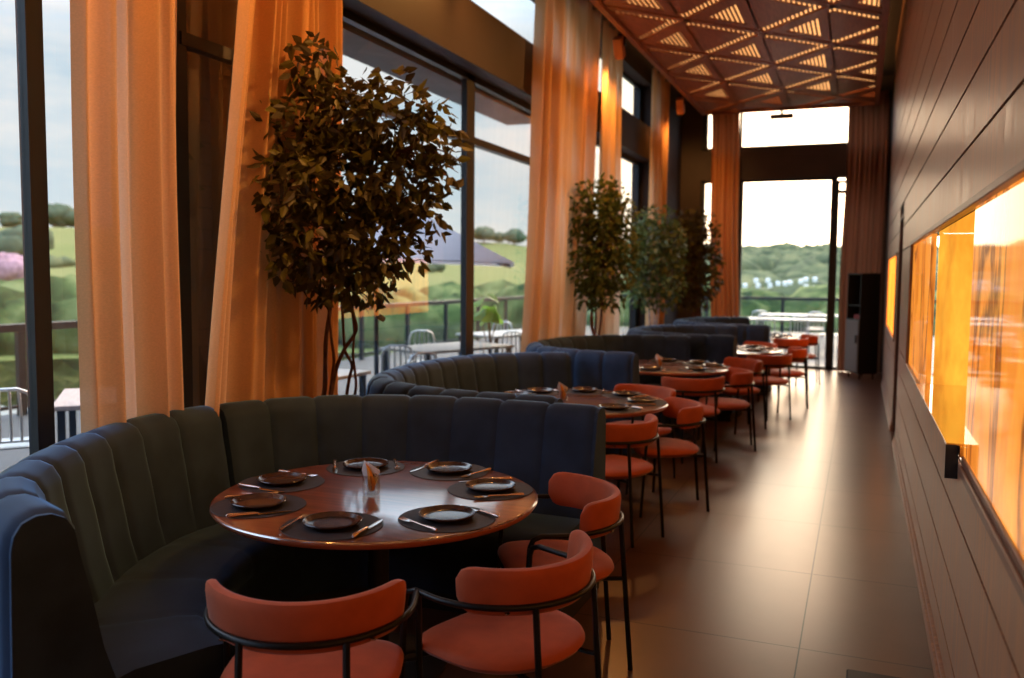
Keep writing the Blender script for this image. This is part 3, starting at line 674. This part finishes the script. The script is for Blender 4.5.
# ================================================================ CHAIRS
def make_chair():
    root = empty('dining_chair', (0, 0, 0), 0, 'x', 'chair', 'rust coloured armchairs with black tube frames')
    # seat: lens cushion, straight front edge with rounded corners, round back
    out_ = []
    for k in range(48):
        a = 2*PI*k/48; c, s = math.cos(a), math.sin(a)
        if s >= 0: e = .42; x = math.copysign(abs(c)**e, c)*.262; y = abs(s)**e*.20
        else: x = math.copysign(abs(c)**.92, c)*.262; y = -abs(s)**.92*.255
        out_.append((x, y))
    rows = []
    for sc_, z in ((.0, .400), (.62, .402), (.88, .410), (.965, .425), (1.0, .438), (.985, .449), (.93, .460), (.80, .469), (.5, .474), (.0, .476)):
        rows.append([(x*sc_, y*sc_, z) for x, y in out_])
    MB().grid(rows, closed=True).build('seat', 'velvet_orange', root, True)
    # backrest: curved padded band
    rx, ry = .283, .285; NS = 36; rows = []
    for i in range(NS+1):
        t = i/NS; a = R(-90-74+148*t); e = min(t, 1-t)*NS/3.2; k = 1.0 if e >= 1 else math.sqrt(max(0.0, 1-(1-e)**2))
        k = max(k, .05); cz = .695-.004*math.cos(2*(a+PI/2)); hz = .079*(.35+.65*k) if e < 1 else .079; th = .023*k
        cx, cyy = rx*math.cos(a), .03+ry*math.sin(a); nx, ny = math.cos(a), math.sin(a); row = []
        for q in range(16):
            b_ = 2*PI*q/16; cq, sq = math.cos(b_), math.sin(b_)
            dn = th*math.copysign(abs(cq)**.6, cq); dz = hz*math.copysign(abs(sq)**.6, sq)
            lean = dz*.10
            row.append((cx+nx*(dn+lean), cyy+ny*(dn+lean), cz+dz))
        rows.append(row)
    m_ = MB(); m_.grid(rows, closed=True); m_.add(rows[0], [tuple(range(16))]); m_.add(rows[-1], [tuple(range(16))[::-1]])
    m_.build('backrest', 'velvet_orange', root, True, fix=True)
    # arm rail turning down into the front legs
    pts = []
    for sx in (-1,):
        pts += [(-.305, .185, 0), (-.300, .150, .61)]
    pts += [(-.300, .138, .642), (-.298, .105, .655)]
    for i in range(0, 33):
        a = R(180+180*i/32); pts.append((.298*math.cos(a), .02+.305*math.sin(a), .652))
    pts += [(.298, .105, .655), (.300, .138, .642), (.300, .150, .61), (.305, .185, 0)]
    MB().tube(pts[1:-1], .0105, 10).build('arm_rail', 'black_metal', root, True)
    for sx in (-1, 1):
        MB().tube([(sx*.300, .150, .61), (sx*.305, .185, 0)], .0105, 8).build('leg', 'black_metal', root, True)
        MB().tube([(sx*.142, -.252, .650), (sx*.150, -.300, 0)], .0105, 8).build('leg', 'black_metal', root, True)
    for sx in (-1, 1):
        br = MB(); br.tube([(sx*.302, .165, .405), (sx*.18, .12, .402), (sx*.12, -.12, .402), (sx*.146, -.272, .405)], .009, 6); br.build('seat_bracket', 'black_metal', root, True)
        sw = MB(); sw.box(sx*.205-.009, sx*.205+.009, -.200, -.190, .628, .638, 0, .003); o_ = sw.build('backrest_clip', 'steel', root)
    return root
CH = [(-1.573, 2.265, 113, 'rust coloured armchair at the bottom centre, back turned to the camera'),
      (-1.120, 2.765, 160, 'rust coloured armchair in the middle of the three at the nearest table'),
      (-1.225, 3.56, 212, 'rust coloured armchair on the aisle side of the nearest table, farthest of its three'),
      (-1.50, 5.54, 156, 'front armchair at the second table, half hidden by the banquette end'),
      (-1.33, 6.33, 203, 'aisle side armchair of the second table, curved back toward the aisle'),
      (-1.68, 7.02, 246, 'armchair on the far side of the second table, only its back top showing'),
      (-1.46, 8.20, 118, 'front armchair of the third table, broad back facing the camera'),
      (-1.25, 8.78, 193, 'aisle side armchair of the third table beside the shining floor'),
      (-1.28, 9.93, 222, 'armchair on the far side of the third table'),
      (-1.05, 10.95, 128, 'front armchair of the fourth table, back facing the camera'),
      (-.92, 11.95, 185, 'aisle side armchair of the fourth table'),
      (-1.36, 12.58, 228, 'armchair on the far side of the fourth table'),
      (-1.02, 13.92, 130, 'front armchair of the farthest table'),
      (-.90, 14.70, 190, 'aisle side armchair of the farthest table near the glass door')]
pc = make_chair()
for i, (x, y, a, lab) in enumerate(CH):
    o = pc if i == 0 else copy_tree(pc); o.location = (x, y, 0); o.rotation_euler.z = R(a-90); o.scale = (1.07, 1.07, 1.0); o['label'] = lab

# ================================================================ BANQUETTES
def sweep_channels(path, prof, nch, bulge, per=12, s0=0., s1=1.):
    P, L = resample(path, nch*per); rows = []
    for i, p in enumerate(P):
        a = P[max(0, i-1)]; c = P[min(len(P)-1, i+1)]; t = (c-a).normalized(); nrm = Vector((-t.y, t.x, 0)) * SIDE
        f = (i % per)/per; b_ = (1-abs(2*f-1)**9) if (i % per) else 0
        row = []
        cs = sum(q[0] for q in prof)/len(prof); cz = sum(q[1] for q in prof)/len(prof)
        for (s_, z, w_) in prof:
            row.append(tuple(p+nrm*(s_+w_[0]*bulge*b_)+Vector((0, 0, z+w_[1]*bulge*b_))))
        rows.append(row)
    m_ = MB(); m_.grid(rows, closed=True); n = len(prof)
    m_.add(rows[0], [tuple(range(n))]); m_.add(rows[-1], [tuple(range(n))[::-1]])
    return m_
SIDE = 1
# profile of the back: (offset toward the seat, z, bulge direction)
def backprof(H=1.0):
    P = [(-.085, .10, (-1, 0)), (-.095, .5, (-1, 0)), (-.088, H-.10, (-1, 0)), (-.080, H-.055, (-1, .3)), (-.058, H-.020, (-.6, .8)), (-.02, H-.004, (-.1, 1)), (.02, H-.006, (.3, 1)),
         (.055, H-.024, (.8, .7)), (.078, H-.065, (1, .3)), (.092, H-.15, (1, 0)), (.115, .75, (1, 0)), (.15, .56, (1, 0)), (.185, .44, (.8, 0)), (.19, .10, (0, 0))]
    return P
def seatprof(d=.62):
    return [(.16, .10, (0, 0)), (.16, .435, (0, .4)), (.25, .455, (0, .6)), (d-.12, .455, (0, .6)), (d-.05, .447, (.3, .5)), (d-.012, .42, (.8, .2)), (d, .385, (1, 0)), (d-.005, .33, (.6, 0)), (d-.03, .30, (0, 0)), (d-.04, .10, (0, 0))]
def plinthprof(d=.62): return [(-.07, 0, (0, 0)), (-.07, .10, (0, 0)), (d-.07, .10, (0, 0)), (d-.07, 0, (0, 0))]
def banquette(label, path, nch, split, near_cap=True, far_cap=True, d=.62, H=1.0):
    c = sum((Vector((*p, 0)) for p in path), Vector())/len(path)
    root = empty('curved_banquette', (c.x, c.y, 0), 0, label, 'banquette', 'channelled blue velvet banquettes')
    Pf = smoothpath([Vector((x-c.x, y-c.y, 0)) for x, y in path], 10)
    R_, L = resample(Pf, 240); k = int(240*split/nch); gap = 1
    A, B_ = R_[:k], R_[k+gap:]
    sweep_channels(A, backprof(H), split, .017).build('backrest', 'velvet', root, True, fix=True)
    sweep_channels(B_, backprof(H), nch-split, .014).build('backrest', 'velvet', root, True, fix=True)
    sh = max(2, split//2); s2 = max(2, (nch-split)//2)
    sweep_channels(A, seatprof(d), sh, .012).build('seat', 'velvet', root, True, fix=True)
    sweep_channels(B_, seatprof(d), s2, .012).build('seat', 'velvet', root, True, fix=True)
    sweep_channels(R_, plinthprof(d), nch, 0, per=3).build('plinth', 'plinth', root, fix=True)
    # upholstered end caps
    for on, P0, P1 in ((near_cap, R_[0], R_[3]), (far_cap, R_[-1], R_[-4])):
        if not on: continue
        t = (P0-P1).normalized(); nn = (P1-P0).normalized(); nrm = (Vector((-nn.y, nn.x, 0)) if P0 is R_[0] else Vector((nn.y, -nn.x, 0)))*SIDE
        pr = [(s_, z) for s_, z, _ in backprof(H)]; m_ = MB(); n = len(pr)
        for_t = (.0, .018)
        rows = [[tuple(P0+nrm*s_*1.03+t*q+Vector((0, 0, z*(1 if z < .3 else 1.004)))) for s_, z in pr] for q in for_t]
        m_.grid(rows, closed=True); m_.add(rows[0], [tuple(range(n))]); m_.add(rows[1], [tuple(range(n))[::-1]])
        m_.build('end_panel', 'velvet', root, fix=True)
    return root
SIDE = -1     # the paths run clockwise: the seat lies to their right
B = [('large curved blue velvet banquette around the nearest table', [(-2.17, 1.80), (-2.50, 1.96), (-2.76, 2.24), (-3.02, 2.72), (-3.14, 3.25), (-3.03, 3.80), (-2.70, 4.20), (-2.30, 4.38), (-1.90, 4.43), (-1.27, 4.43)], 16, 8),
     ('blue velvet banquette of the second table, curling behind the nearest one', [(-1.58, 4.66), (-2.20, 4.68), (-2.68, 4.84), (-3.00, 5.15), (-3.14, 5.60), (-3.18, 6.05), (-3.14, 6.60), (-2.90, 7.10), (-2.44, 7.46)], 17, 7),
     ('blue velvet banquette of the third table with a bright end panel', [(-1.87, 7.66), (-2.40, 7.72), (-2.85, 7.98), (-3.08, 8.40), (-3.10, 8.95), (-2.92, 9.55), (-2.45, 10.02), (-1.84, 10.18)], 15, 7),
     ('dark banquette of the fourth table with a blue lit rim', [(-1.36, 10.42), (-2.0, 10.50), (-2.5, 10.75), (-2.75, 11.25), (-2.70, 11.95), (-2.35, 12.48), (-1.62, 12.66)], 13, 6),
     ('farthest blue banquette near the end windows', [(-1.21, 12.97), (-1.9, 13.02), (-2.42, 13.25), (-2.66, 13.80), (-2.62, 14.50), (-2.35, 15.15), (-1.79, 15.42)], 13, 6)]
for lab, p, n, s in B: banquette(lab, p, n, s)

# ================================================================ TREES
def leaves(mb, centers, count, size, rnd, droop=.5):
    tot = sum(c[1][0]*c[1][1]*c[1][2] for c in centers)
    for c, rad in centers:
        k = int(count*rad[0]*rad[1]*rad[2]/tot)
        for _ in range(k):
            while True:
                d = Vector((rnd.uniform(-1, 1), rnd.uniform(-1, 1), rnd.uniform(-1, 1)))
                if .35 < d.length < 1.05: break
            p = c+rt*(d.x*rad[0])+Vector((-rt.y, rt.x, 0))*(d.y*rad[1])+Vector((0, 0, d.z*rad[2]))
            if p.x < -3.06: p.x = -3.06+rnd.uniform(0, .06)
            ax = (Vector((rnd.gauss(0, 1), rnd.gauss(0, 1), rnd.gauss(-droop*1.6, .7))) + d*.8).normalized()
            sd = ax.cross(Vector((rnd.gauss(0, 1), rnd.gauss(0, 1), rnd.gauss(0, 1)))).normalized(); nn = ax.cross(sd)
            L = size*rnd.uniform(.7, 1.25); W = L*.26; f = .22*W
            v = [p, p+ax*L*.35+sd*W+nn*f, p+ax*L*.75+sd*W*.55+nn*f*.5, p+ax*L, p+ax*L*.75-sd*W*.55+nn*f*.5, p+ax*L*.35-sd*W+nn*f, p+ax*L*.45]
            mb.add(v, [(0, 1, 6), (1, 2, 6), (2, 3, 6), (3, 4, 6), (4, 5, 6), (5, 0, 6)])
def tree(label, base, blobs, count, size, leafm, barkm, stems, seed, group='indoor trees between the banquettes', pot=.16):
    rnd = random.Random(seed); root = empty('indoor_tree', (base[0], base[1], 0), 0, label, 'tree', group); off = Vector((base[0], base[1], 0))
    lb = MB(); leaves(lb, [(c-off, r) for c, r in blobs], count, size, rnd); lb.build('foliage', leafm, root)
    tb = MB()
    for st in stems: 
        pts = smoothpath([p-off for p in st[0]], 6); n = len(pts); tb.tube(pts, [st[1]*(1-.45*i/n) for i in range(n)], 8)
    tips = [s_[0][-1] for s_ in stems]
    for c, r in blobs:
        for _ in range(5):
            a = min(tips, key=lambda q: (q-c).length); e = c+rt*rnd.uniform(-.7, .7)*r[0]+Vector((0, 0, rnd.uniform(-.6, .6)*r[2]))
            e.x = max(e.x, -3.08); mid = a.lerp(e, .5)+Vector((rnd.uniform(-.03, .03), rnd.uniform(-.03, .03), .03))
            tb.tube([p-off for p in smoothpath([a, mid, e], 3)], [.006, .005, .0045, .004, .003, .0025, .002], 5)
    tb.build('trunk', barkm, root, True)
    MB().lathe([(pot*.7, 0), (pot*.95, .30), (pot, .34), (pot*.9, .34), (pot*.88, .31)], 24, capt=False).build('pot', 'pot', root, True)
    MB().lathe([(pot*.86, .27), (pot*.86, .305)], 24).build('soil', 'soil', root)
    return root
D1 = 5.15
def blob(px, py, r, D, dj=0.0): 
    k = D/FPX*1.0; return (at(px, py, D+dj), (r*k, min(.34, r*k), r*k))
bl = [blob(*q) for q in ((312, 62, 26, D1), (330, 92, 24, D1), (296, 128, 34, D1), (345, 118, 42, D1, .05), (392, 112, 40, D1, -.05), (430, 135, 32, D1, .05), (442, 172, 24, D1), (296, 185, 36, D1, -.1), (345, 180, 48, D1), (395, 178, 44, D1, .1),
      (425, 215, 26, D1), (318, 235, 44, D1, -.05), (368, 235, 44, D1, .05), (404, 245, 24, D1), (288, 258, 26, D1, -.05), (330, 280, 28, D1), (368, 275, 30, D1), (289, 283, 12, D1), (372, 308, 10, D1))]
def stemp(ps, D0, D1_): n = len(ps); return [at(x, y, D0+(D1_-D0)*i/(n-1)) for i, (x, y) in enumerate(ps)]
tb_ = (-3.06, 4.70)
stems = [(stemp(((323, 415), (325, 385), (326, 340), (331, 300), (330, 250), (318, 150)), 5.55, 5.2), .017),
         (stemp(((330, 415), (332, 380), (334, 360), (331, 335), (328, 300)), 5.5, 5.3), .013),
         (stemp(((331, 412), (334, 378), (343, 352), (354, 335), (356, 325), (350, 300), (346, 250), (352, 150)), 5.5, 5.2), .015),
         (stemp(((345, 412), (349, 380), (352, 365), (345, 350), (343, 320), (342, 290), (350, 240), (395, 150)), 5.6, 5.2), .012),
         (stemp(((352, 412), (356, 385), (353, 355), (354, 330), (349, 290)), 5.6, 5.3), .011)]
for s_ in stems:                                        # root every stem in the pot
    s_[0].insert(0, Vector((tb_[0]+(s_[0][0].x-tb_[0])*.3, tb_[1]+(s_[0][0].y-tb_[1])*.3, .28)))
tree('tall leafy ficus nearest the camera with slim twisted trunks', tb_, bl, 3300, .084, 'leaf', 'bark', stems, 11)
def far_tree(label, px, y0, y1, w_, D, base_px, leafm, barkm, seed, n=3000, size=.085):
    rnd = random.Random(seed); bs = []
    H = y1-y0; k = 0
    for fy in (.12, .3, .5, .7, .86):
        ww = w_*(.62, .95, 1, .95, .7)[k]; k += 1
        for fx in (-.5, 0, .5): bs.append(blob(px+fx*ww*.62, y0+fy*H, max(9, ww*.30), D, rnd.uniform(-.12, .12)))
    bs = [(c, (r[0], r[0], r[2]*1.25)) for c, r in bs]
    b0 = at(base_px, 335, D+.05); st = []
    for q in range(4):
        a = at(base_px+rnd.uniform(-4, 4), 345, D); m1 = at(base_px+rnd.uniform(-7, 7), 315, D); m2 = at(px+rnd.uniform(-8, 8), (y1+y0)/2+20, D); e = at(px+rnd.uniform(-12, 12), y0+H*.3, D)
        st.append(([Vector((b0.x+(a.x-b0.x)*.3, b0.y, .28)), a, m1, m2, e], .018))
    tree(label, (b0.x, b0.y), bs, n, size, leafm, barkm, st, seed)
far_tree('bushy ficus beside the tall middle curtain', 600, 176, 312, 62, 10.35, 596, 'leaf2', 'bark', 21)
far_tree('bright green tree with pale stems between the two farther trees', 655, 206, 312, 52, 13.6, 652, 'leaf2', 'bark_pale', 22, 2400, .095)
far_tree('dark olive tree in front of the far left corner pier', 693, 206, 312, 46, 15.6, 693, 'leaf', 'bark', 23, 2400, .095)

# ================================================================ CABINET, FLOOR MAT
cb = empty('cabinet', (.0, 15.6, 0), R(25.5), 'black service cabinet with open upper shelf and grey door by the end wall', 'cabinet')
c_ = MB(); c_.box(0, .33, 0, .5, .09, .115); c_.box(0, .33, 0, .02, .115, 1.77); c_.box(0, .33, .48, .5, .115, 1.77); c_.box(0, .33, .02, .48, 1.75, 1.77); c_.box(.31, .33, .02, .48, .115, 1.75); c_.box(.005, .31, .02, .48, .98, 1.0); c_.box(.005, .31, .02, .48, 1.22, 1.235)
c_.build('body', 'cab_black', cb)
MB().box(-.016, -.001, .02, .48, .12, .985, 0, .003).build('door', 'cab_grey', cb)
for dx in (.05, .28):
    for dy in (.05, .45): MB().tube([(dx, dy, 0), (dx, dy, .09)], .015, 8).build('leg', 'black_metal', cb)
MB().box(-.035, -.016, .06, .09, .60, .74, 0, .004).build('handle', 'black_metal', cb)
rb = tag(MB().box(-.07, .07, -.13, .13, 0, .07, 0, .004).build('red_box', 'red_box'), 'small red box on the middle shelf of the black cabinet', 'box'); rb.location = (.02, 15.82, 1.001); rb.rotation_euler.z = R(25.5)
tag(MB().box(.0, .27, 3.30, 3.93, .0005, .02, 0, .006).build('floor_mat', 'cab_black'), 'black mat lying on the floor at the bottom edge by the right wall', 'mat')

# ================================================================ TERRACE
struct(MB().box(-9.4, -3.66, -6, 28.6, -.14, -.02).box(-3.66, 2.5, 17.3, 28.6, -.14, -.02).build('terrace_deck', 'deck'))
struct(MB().box(-4.05, -3.62, -4, 9.95, 3.50, 3.64).build('canopy_soffit', 'concrete'))
def railing(label, p0, p1, n):
    d = Vector(p1)-Vector(p0); root = empty('railing', (*p0, -.02), math.atan2(d.y, d.x), label, 'railing'); L = d.length
    MB().box(0, L, -.04, .04, .995, 1.09, 0, .006).build('handrail', 'dark_frame', root); MB().box(0, L, -.02, .02, .09, .13).build('bottom_rail', 'dark_frame', root)
    for i in range(n+1): MB().box(L*i/n-.05, L*i/n+.05, -.035, .035, 0, .995, 0, .005).build('post', 'dark_frame', root)
    for i in range(n): MB().box(L*i/n+.05, L*(i+1)/n-.05, -.005, .005, .14, 1.02).build('glass_panel', 'rail_glass', root)
railing('dark metal terrace railing with glass panels along the valley side', (-9.2, -4), (-9.2, 28.3), 17)
railing('dark metal terrace railing with glass panels beyond the end window', (-9.2, 28.3), (2.4, 28.3), 5)
def tag_terrace_table(x, y, lx, ly, label, rz=0, m='white_top'):
    o = empty('terrace_table', (x, y, -.02), rz, label, 'table', 'pale terrace tables')
    MB().box(-lx/2, lx/2, -ly/2, ly/2, .74, .775, 0, .005).build('table_top', m, o)
    for sx in (-1, 1):
        for sy in (-1, 1): MB().box(sx*(lx/2-.06)-.025, sx*(lx/2-.06)+.025, sy*(ly/2-.06)-.025, sy*(ly/2-.06)+.025, 0, .74).build('leg', 'dark_frame', o)
tag_terrace_table(-5.0, 10.3, .9, 1.6, 'pale terrace table outside, left of the dark window post', R(-20))
tag_terrace_table(-5.3, 13.2, .9, 1.6, 'pale terrace table outside beside the middle curtain', R(-20))
tag_terrace_table(-5.26, 5.04, .8, 1.0, 'pinkish wooden terrace table outside the nearest window', R(44), 'terrace_wood')
tag_terrace_table(-4.75, 7.0, .7, .7, 'pale square terrace table seen behind the nearest tree trunks', 0)
tag_terrace_table(-1.6, 20.6, 2.0, .8, 'long pale terrace table beyond the end window, nearer of two', 0)
tag_terrace_table(-1.3, 23.2, 2.2, .8, 'long pale terrace table beyond the end window, farther of two', 0)
def make_metal_chair():
    o = empty('terrace_chair', (0, 0, 0), 0, 'x', 'chair', 'silver slatted terrace chairs')
    MB().tube([(-.19, -.24, 0), (-.19, -.20, .45), (-.185, -.235, .75), (-.15, -.25, .85), (-.08, -.255, .88), (.08, -.255, .88), (.15, -.25, .85), (.185, -.235, .75), (.19, -.20, .45), (.19, -.24, 0)], .014, 8).build('back_frame', 'aluminium', o, True)
    s_ = MB()
    for x in (-.10, -.035, .035, .10): s_.tube([(x, -.205, .50), (x, -.235, .72), (x*.9, -.252, .87)], .010, 6)
    s_.tube([(-.19, -.205, .50), (.19, -.205, .50)], .012, 6); s_.build('back_slats', 'aluminium', o, True)
    MB().box(-.21, .21, -.20, .20, .44, .462, 0, .010).build('seat', 'aluminium', o)
    for sx in (-1, 1): MB().tube([(sx*.18, .17, .44), (sx*.20, .20, 0)], .013, 8).build('leg', 'aluminium', o, True)
    return o
mc = make_metal_chair()
for i, (x, y, a, lab) in enumerate([(-5.76, 4.50, 50, 'silver slatted chair outside the window at the far left edge'), (-5.1, 9.2, 20, 'silver slatted chair outside, left of the terrace table behind the second banquette'),
        (-4.50, 8.35, 60, 'silver arched chair standing beside the slatted one outside'), (-4.2, 10.4, 120, 'silver chair at the terrace table beside the dark window post'), (-5.9, 11.2, 200, 'silver chair on the valley side of the terrace table'), (-4.7, 12.1, 0, 'silver slatted chair outside in front of the potted plant'),
        (-5.9, 14.1, 180, 'silver chair at the far end of the outside table by the curtain'), (-1.9, 19.9, 0, 'silver chair in front of the nearer long terrace table'), (-1.2, 19.9, 0, 'silver chair right of its twin at the nearer long terrace table'), (-.62, 20.5, 90, 'silver chair at the right end of the long terrace table, beside the door'),
        (-2.3, 22.5, 0, 'silver chair at the farther long terrace table, left one'), (-1.0, 22.5, 0, 'silver chair at the farther long terrace table, right one')]):
    o = mc if i == 0 else copy_tree(mc); o.location = (x, y, -.02); o.rotation_euler.z = R(a); o['label'] = lab
# parasol
pp_ = at(376, 200, 11.0)
pr = empty('parasol', (pp_.x, pp_.y, -.02), YAW, 'grey lavender square parasol standing on the terrace', 'parasol')
m_ = MB(); rows = []
hw, ze, za = 1.72, 1.84, 2.55
ring = [(-hw, -hw), (0, -hw*.97), (hw, -hw), (hw*.97, 0), (hw, hw), (0, hw*.97), (-hw, hw), (-hw*.97, 0)]
for t, z in ((1, ze), (.66, ze+.30), (.33, ze+.63), (.02, za)): rows.append([(x*t, y*t, z+(.05 if (k % 2 and t == 1) else 0)) for k, (x, y) in enumerate(ring)])
rows = rows + [[(x, y, z-.012) for x, y, z in r] for r in rows[::-1]]
m_.grid(rows, closed=True); m_.build('canopy', 'parasol', pr, fix=True)
MB().tube([(0, 0, .08), (0, 0, za-.02)], .03, 10).build('pole', 'dark_frame', pr, True); MB().box(-.3, .3, -.3, .3, 0, .08, 0, .01).build('base', 'concrete', pr)
rb_ = MB()
for x, y in ring: rb_.tube([(x*.97, y*.97, ze-.03), (0, 0, za-.12)], .010, 5)
rb_.build('ribs', 'dark_frame', pr)
# potted fan leaf plant
pb = at(489, 318, 12.5)
fp = empty('potted_plant', (pb.x, pb.y, -.02), 0, 'potted plant with broad green fan leaves outside, right of the dark window post', 'plant')
lm = MB(); rnd = random.Random(5)
for k in range(11):
    a = rnd.uniform(0, 2*PI); h = rnd.uniform(1.08, 1.42); d = rnd.uniform(.03, .17); c = Vector((math.cos(a)*d, math.sin(a)*d, h)); nr_ = Vector((math.cos(a)*.8, math.sin(a)*.8, rnd.uniform(.3, 1))).normalized()
    u = nr_.cross(Vector((0, 0, 1))).normalized(); v = nr_.cross(u); n = 14; r_ = rnd.uniform(.09, .13)
    ringp = [c+(u*math.cos(2*PI*i/n)+v*math.sin(2*PI*i/n))*r_*(1 if i % 2 else .9)+nr_*(.02*math.sin(4*PI*i/n)) for i in range(n)]
    lm.add([c]+ringp, [(0, 1+i, 1+(i+1) % n) for i in range(n)])
lm.build('fan_leaves', 'leaf_fan', fp)
MB().tube([(0, 0, .25), (.02, .01, .7), (0, 0, 1.05)], .018, 7).tube([(0, 0, .6), (.08, .05, 1.0)], .008, 5).tube([(0, 0, .6), (-.08, -.05, 1.0)], .008, 5).build('stem', 'bark', fp, True)
MB().lathe([(.14, 0), (.19, .36), (.17, .36), (.165, .32)], 20, capt=False).build('pot', 'pot', fp, True); MB().lathe([(.16, .28), (.16, .32)], 20).build('soil', 'soil', fp)

# ================================================================ LANDSCAPE
def hnoise(x, y):
    return math.sin(x*.021+1.3)*math.cos(y*.017)+.6*math.sin(x*.043-y*.037+2)+.3*math.sin(x*.11+y*.09)
def ground(x, y):
    r = math.hypot(x, y)
    t = max(0, min(1, (r-30)/70)); h = -1.0-9*t*t*(3-2*t)
    u = max(0, min(1, (r-95)/420)); az = math.degrees(math.atan2(-x, y))
    top = 13.0 if az < 14 else (13.0+(az-14)*.75 if az < 23 else min(26.0, 19.75+(az-23)*.36))
    h += u**1.15*(top+9.6)
    h += hnoise(x, y)*(.4+1.6*u)*(1 if r > 60 else 0)
    return h
rows = []
for i in range(70):
    r = 30*(1100/30)**(i/69); row = []
    for k in range(90):
        a = R(-25+150*k/89); x, y = -r*math.sin(a), r*math.cos(a); z = ground(x, y)
        if r > 520: z = ground(x*520/r, y*520/r)-(r-520)*.06
        row.append((x, y, z))
    rows.append(row)
struct(MB().grid(rows).build('ground', 'field', None, True)).modifiers.clear()
import bmesh
ico = bmesh.new(); bmesh.ops.create_icosphere(ico, subdivisions=2, radius=1); ICV = [v.co.copy() for v in ico.verts]; ICF = [tuple(v.index for v in f.verts) for f in ico.faces]; ico.free()
def lump(mb, c, rx, rz, rnd, n=1):
    for _ in range(n):
        o = Vector((rnd.uniform(-.5, .5)*rx, rnd.uniform(-.5, .5)*rx, rnd.uniform(-.15, .5)*rz)) if n > 1 else Vector()
        k = rnd.uniform(.55, .8) if n > 1 else 1; ph = [rnd.uniform(0, 6) for _ in range(6)]
        vs = []
        for v in ICV:
            q = 1+.16*math.sin(5*v.x+ph[0])*math.sin(5*v.y+ph[1])+.12*math.sin(9*v.z+ph[2])*math.sin(8*v.x+ph[3])+rnd.uniform(-.06, .06)
            vs.append(c+o+Vector((v.x*rx*k*q, v.y*rx*k*q, v.z*rz*k*q)))
        mb.add(vs, ICF)
def scatter(name, label, m, spots, seed, cat='trees'):
    mb = MB(); rnd = random.Random(seed)
    for (az, r, s_) in spots(rnd):
        a = R(az); x, y = -r*math.sin(a), r*math.cos(a); lump(mb, Vector((x, y, ground(x, y)+s_*.35)), s_, s_*rnd.uniform(.6, .9), rnd)
    o = mb.build(name, m, None, True); o.modifiers.clear(); return tag(o, label, cat, kind='stuff')
scatter('woodland', 'dense woodland covering the hillside beyond the end window', 'wood', lambda r: [(r.uniform(-14, 15), 110+430*r.random()**.8, r.uniform(3.5, 7.5)) for _ in range(1100)], 31)
scatter('hillside_hedge', 'green scrub and hedges on the valley slope left of the terrace', 'bush', lambda r: [(r.uniform(22, 66), 44+75*r.random()**1.2, r.uniform(.7, 2.2)) for _ in range(1300)], 32)
scatter('slope_shrubs', 'green shrubs just below the terrace railing', 'bush', lambda r: [(r.uniform(-14, 66), 33+14*r.random(), r.uniform(1.2, 2.3)) for _ in range(260)], 33)
scatter('field_hedgerow', 'hedgerow shrubs scattered over the pale field', 'wood', lambda r: [(r.uniform(26, 66), r.choice((190, 265))+r.uniform(-8, 8), r.uniform(2.5, 4.5)) for _ in range(70)], 34)
def hill_tree(px, r, s_, lab, m='hill_tree', py=None, grp='trees on the hill skyline'):
    q = ray(px, 260); az = math.atan2(-q.x, q.y); x, y = -r*math.sin(az), r*math.cos(az); z = ground(x, y); rnd = random.Random(px)
    o = empty('hill_tree', (x, y, z), 0, lab, 'tree', grp); mb = MB(); lump(mb, Vector((0, 0, s_*.75)), s_*1.15, s_*.75, rnd, 11); c = mb.build('crown', m, o, True); c.modifiers.clear()
    MB().tube([(0, 0, -.5), (s_*.05, 0, s_*.9)], s_*.08, 6).build('trunk', 'bark', o, True)
hill_tree(12, 500, 5, 'skyline tree left of the first dark mullion, spreading flat crown')
hill_tree(55, 500, 8, 'largest skyline tree, between the first mullion and the nearest curtain')
hill_tree(72, 500, 6, 'skyline tree touching the edge of the nearest curtain')
hill_tree(484, 500, 6, 'skyline tree just right of the central window post')
hill_tree(498, 530, 4.5, 'small skyline tree in the middle of the central pane')
hill_tree(514, 505, 5.5, 'wide skyline tree left of the middle curtain')
hill_tree(20, 290, 7, 'round dark tree alone on the pale field at the far left', grp=None)
q = ray(2, 260); az = math.atan2(-q.x, q.y); x, y = -185*math.sin(az), 185*math.cos(az)
o = empty('blossom_tree', (x, y, ground(x, y)), 0, 'pink blossoming tree below the field at the left edge', 'tree'); mb = MB(); lump(mb, Vector((0, 0, 5.2)), 5.2, 3.4, random.Random(3), 12); mb.build('crown', 'pink', o, True).modifiers.clear()
MB().tube([(0, 0, -.5), (0, 0, 4)], .25, 6).build('trunk', 'bark', o, True)
rnd = random.Random(9)
for k, (px, py) in enumerate(((701, 283), (745, 286), (756, 281), (758, 286), (768, 281), (770, 286), (778, 284), (785, 284), (790, 283), (801, 282), (806, 280), (806, 287), (815, 280), (815, 288))):  # small white gabled boxes standing in for a row of white dots
    p = at(px, py, 105); o = MB().box(-.23, .23, -.15, .15, -.2, .2).add([(-.24, -.17, .2), (.24, -.17, .2), (.24, .17, .2), (-.24, .17, .2), (-.24, 0, .3), (.24, 0, .3)], [(0, 1, 5, 4), (2, 3, 4, 5), (0, 4, 3), (1, 2, 5)]).build('distant_white_box', 'white_paint')
    o.location = p; tag(o, 'tiny white box in the row on the wooded slope beyond the end window', 'house', 'white boxes scattered on the far slope')
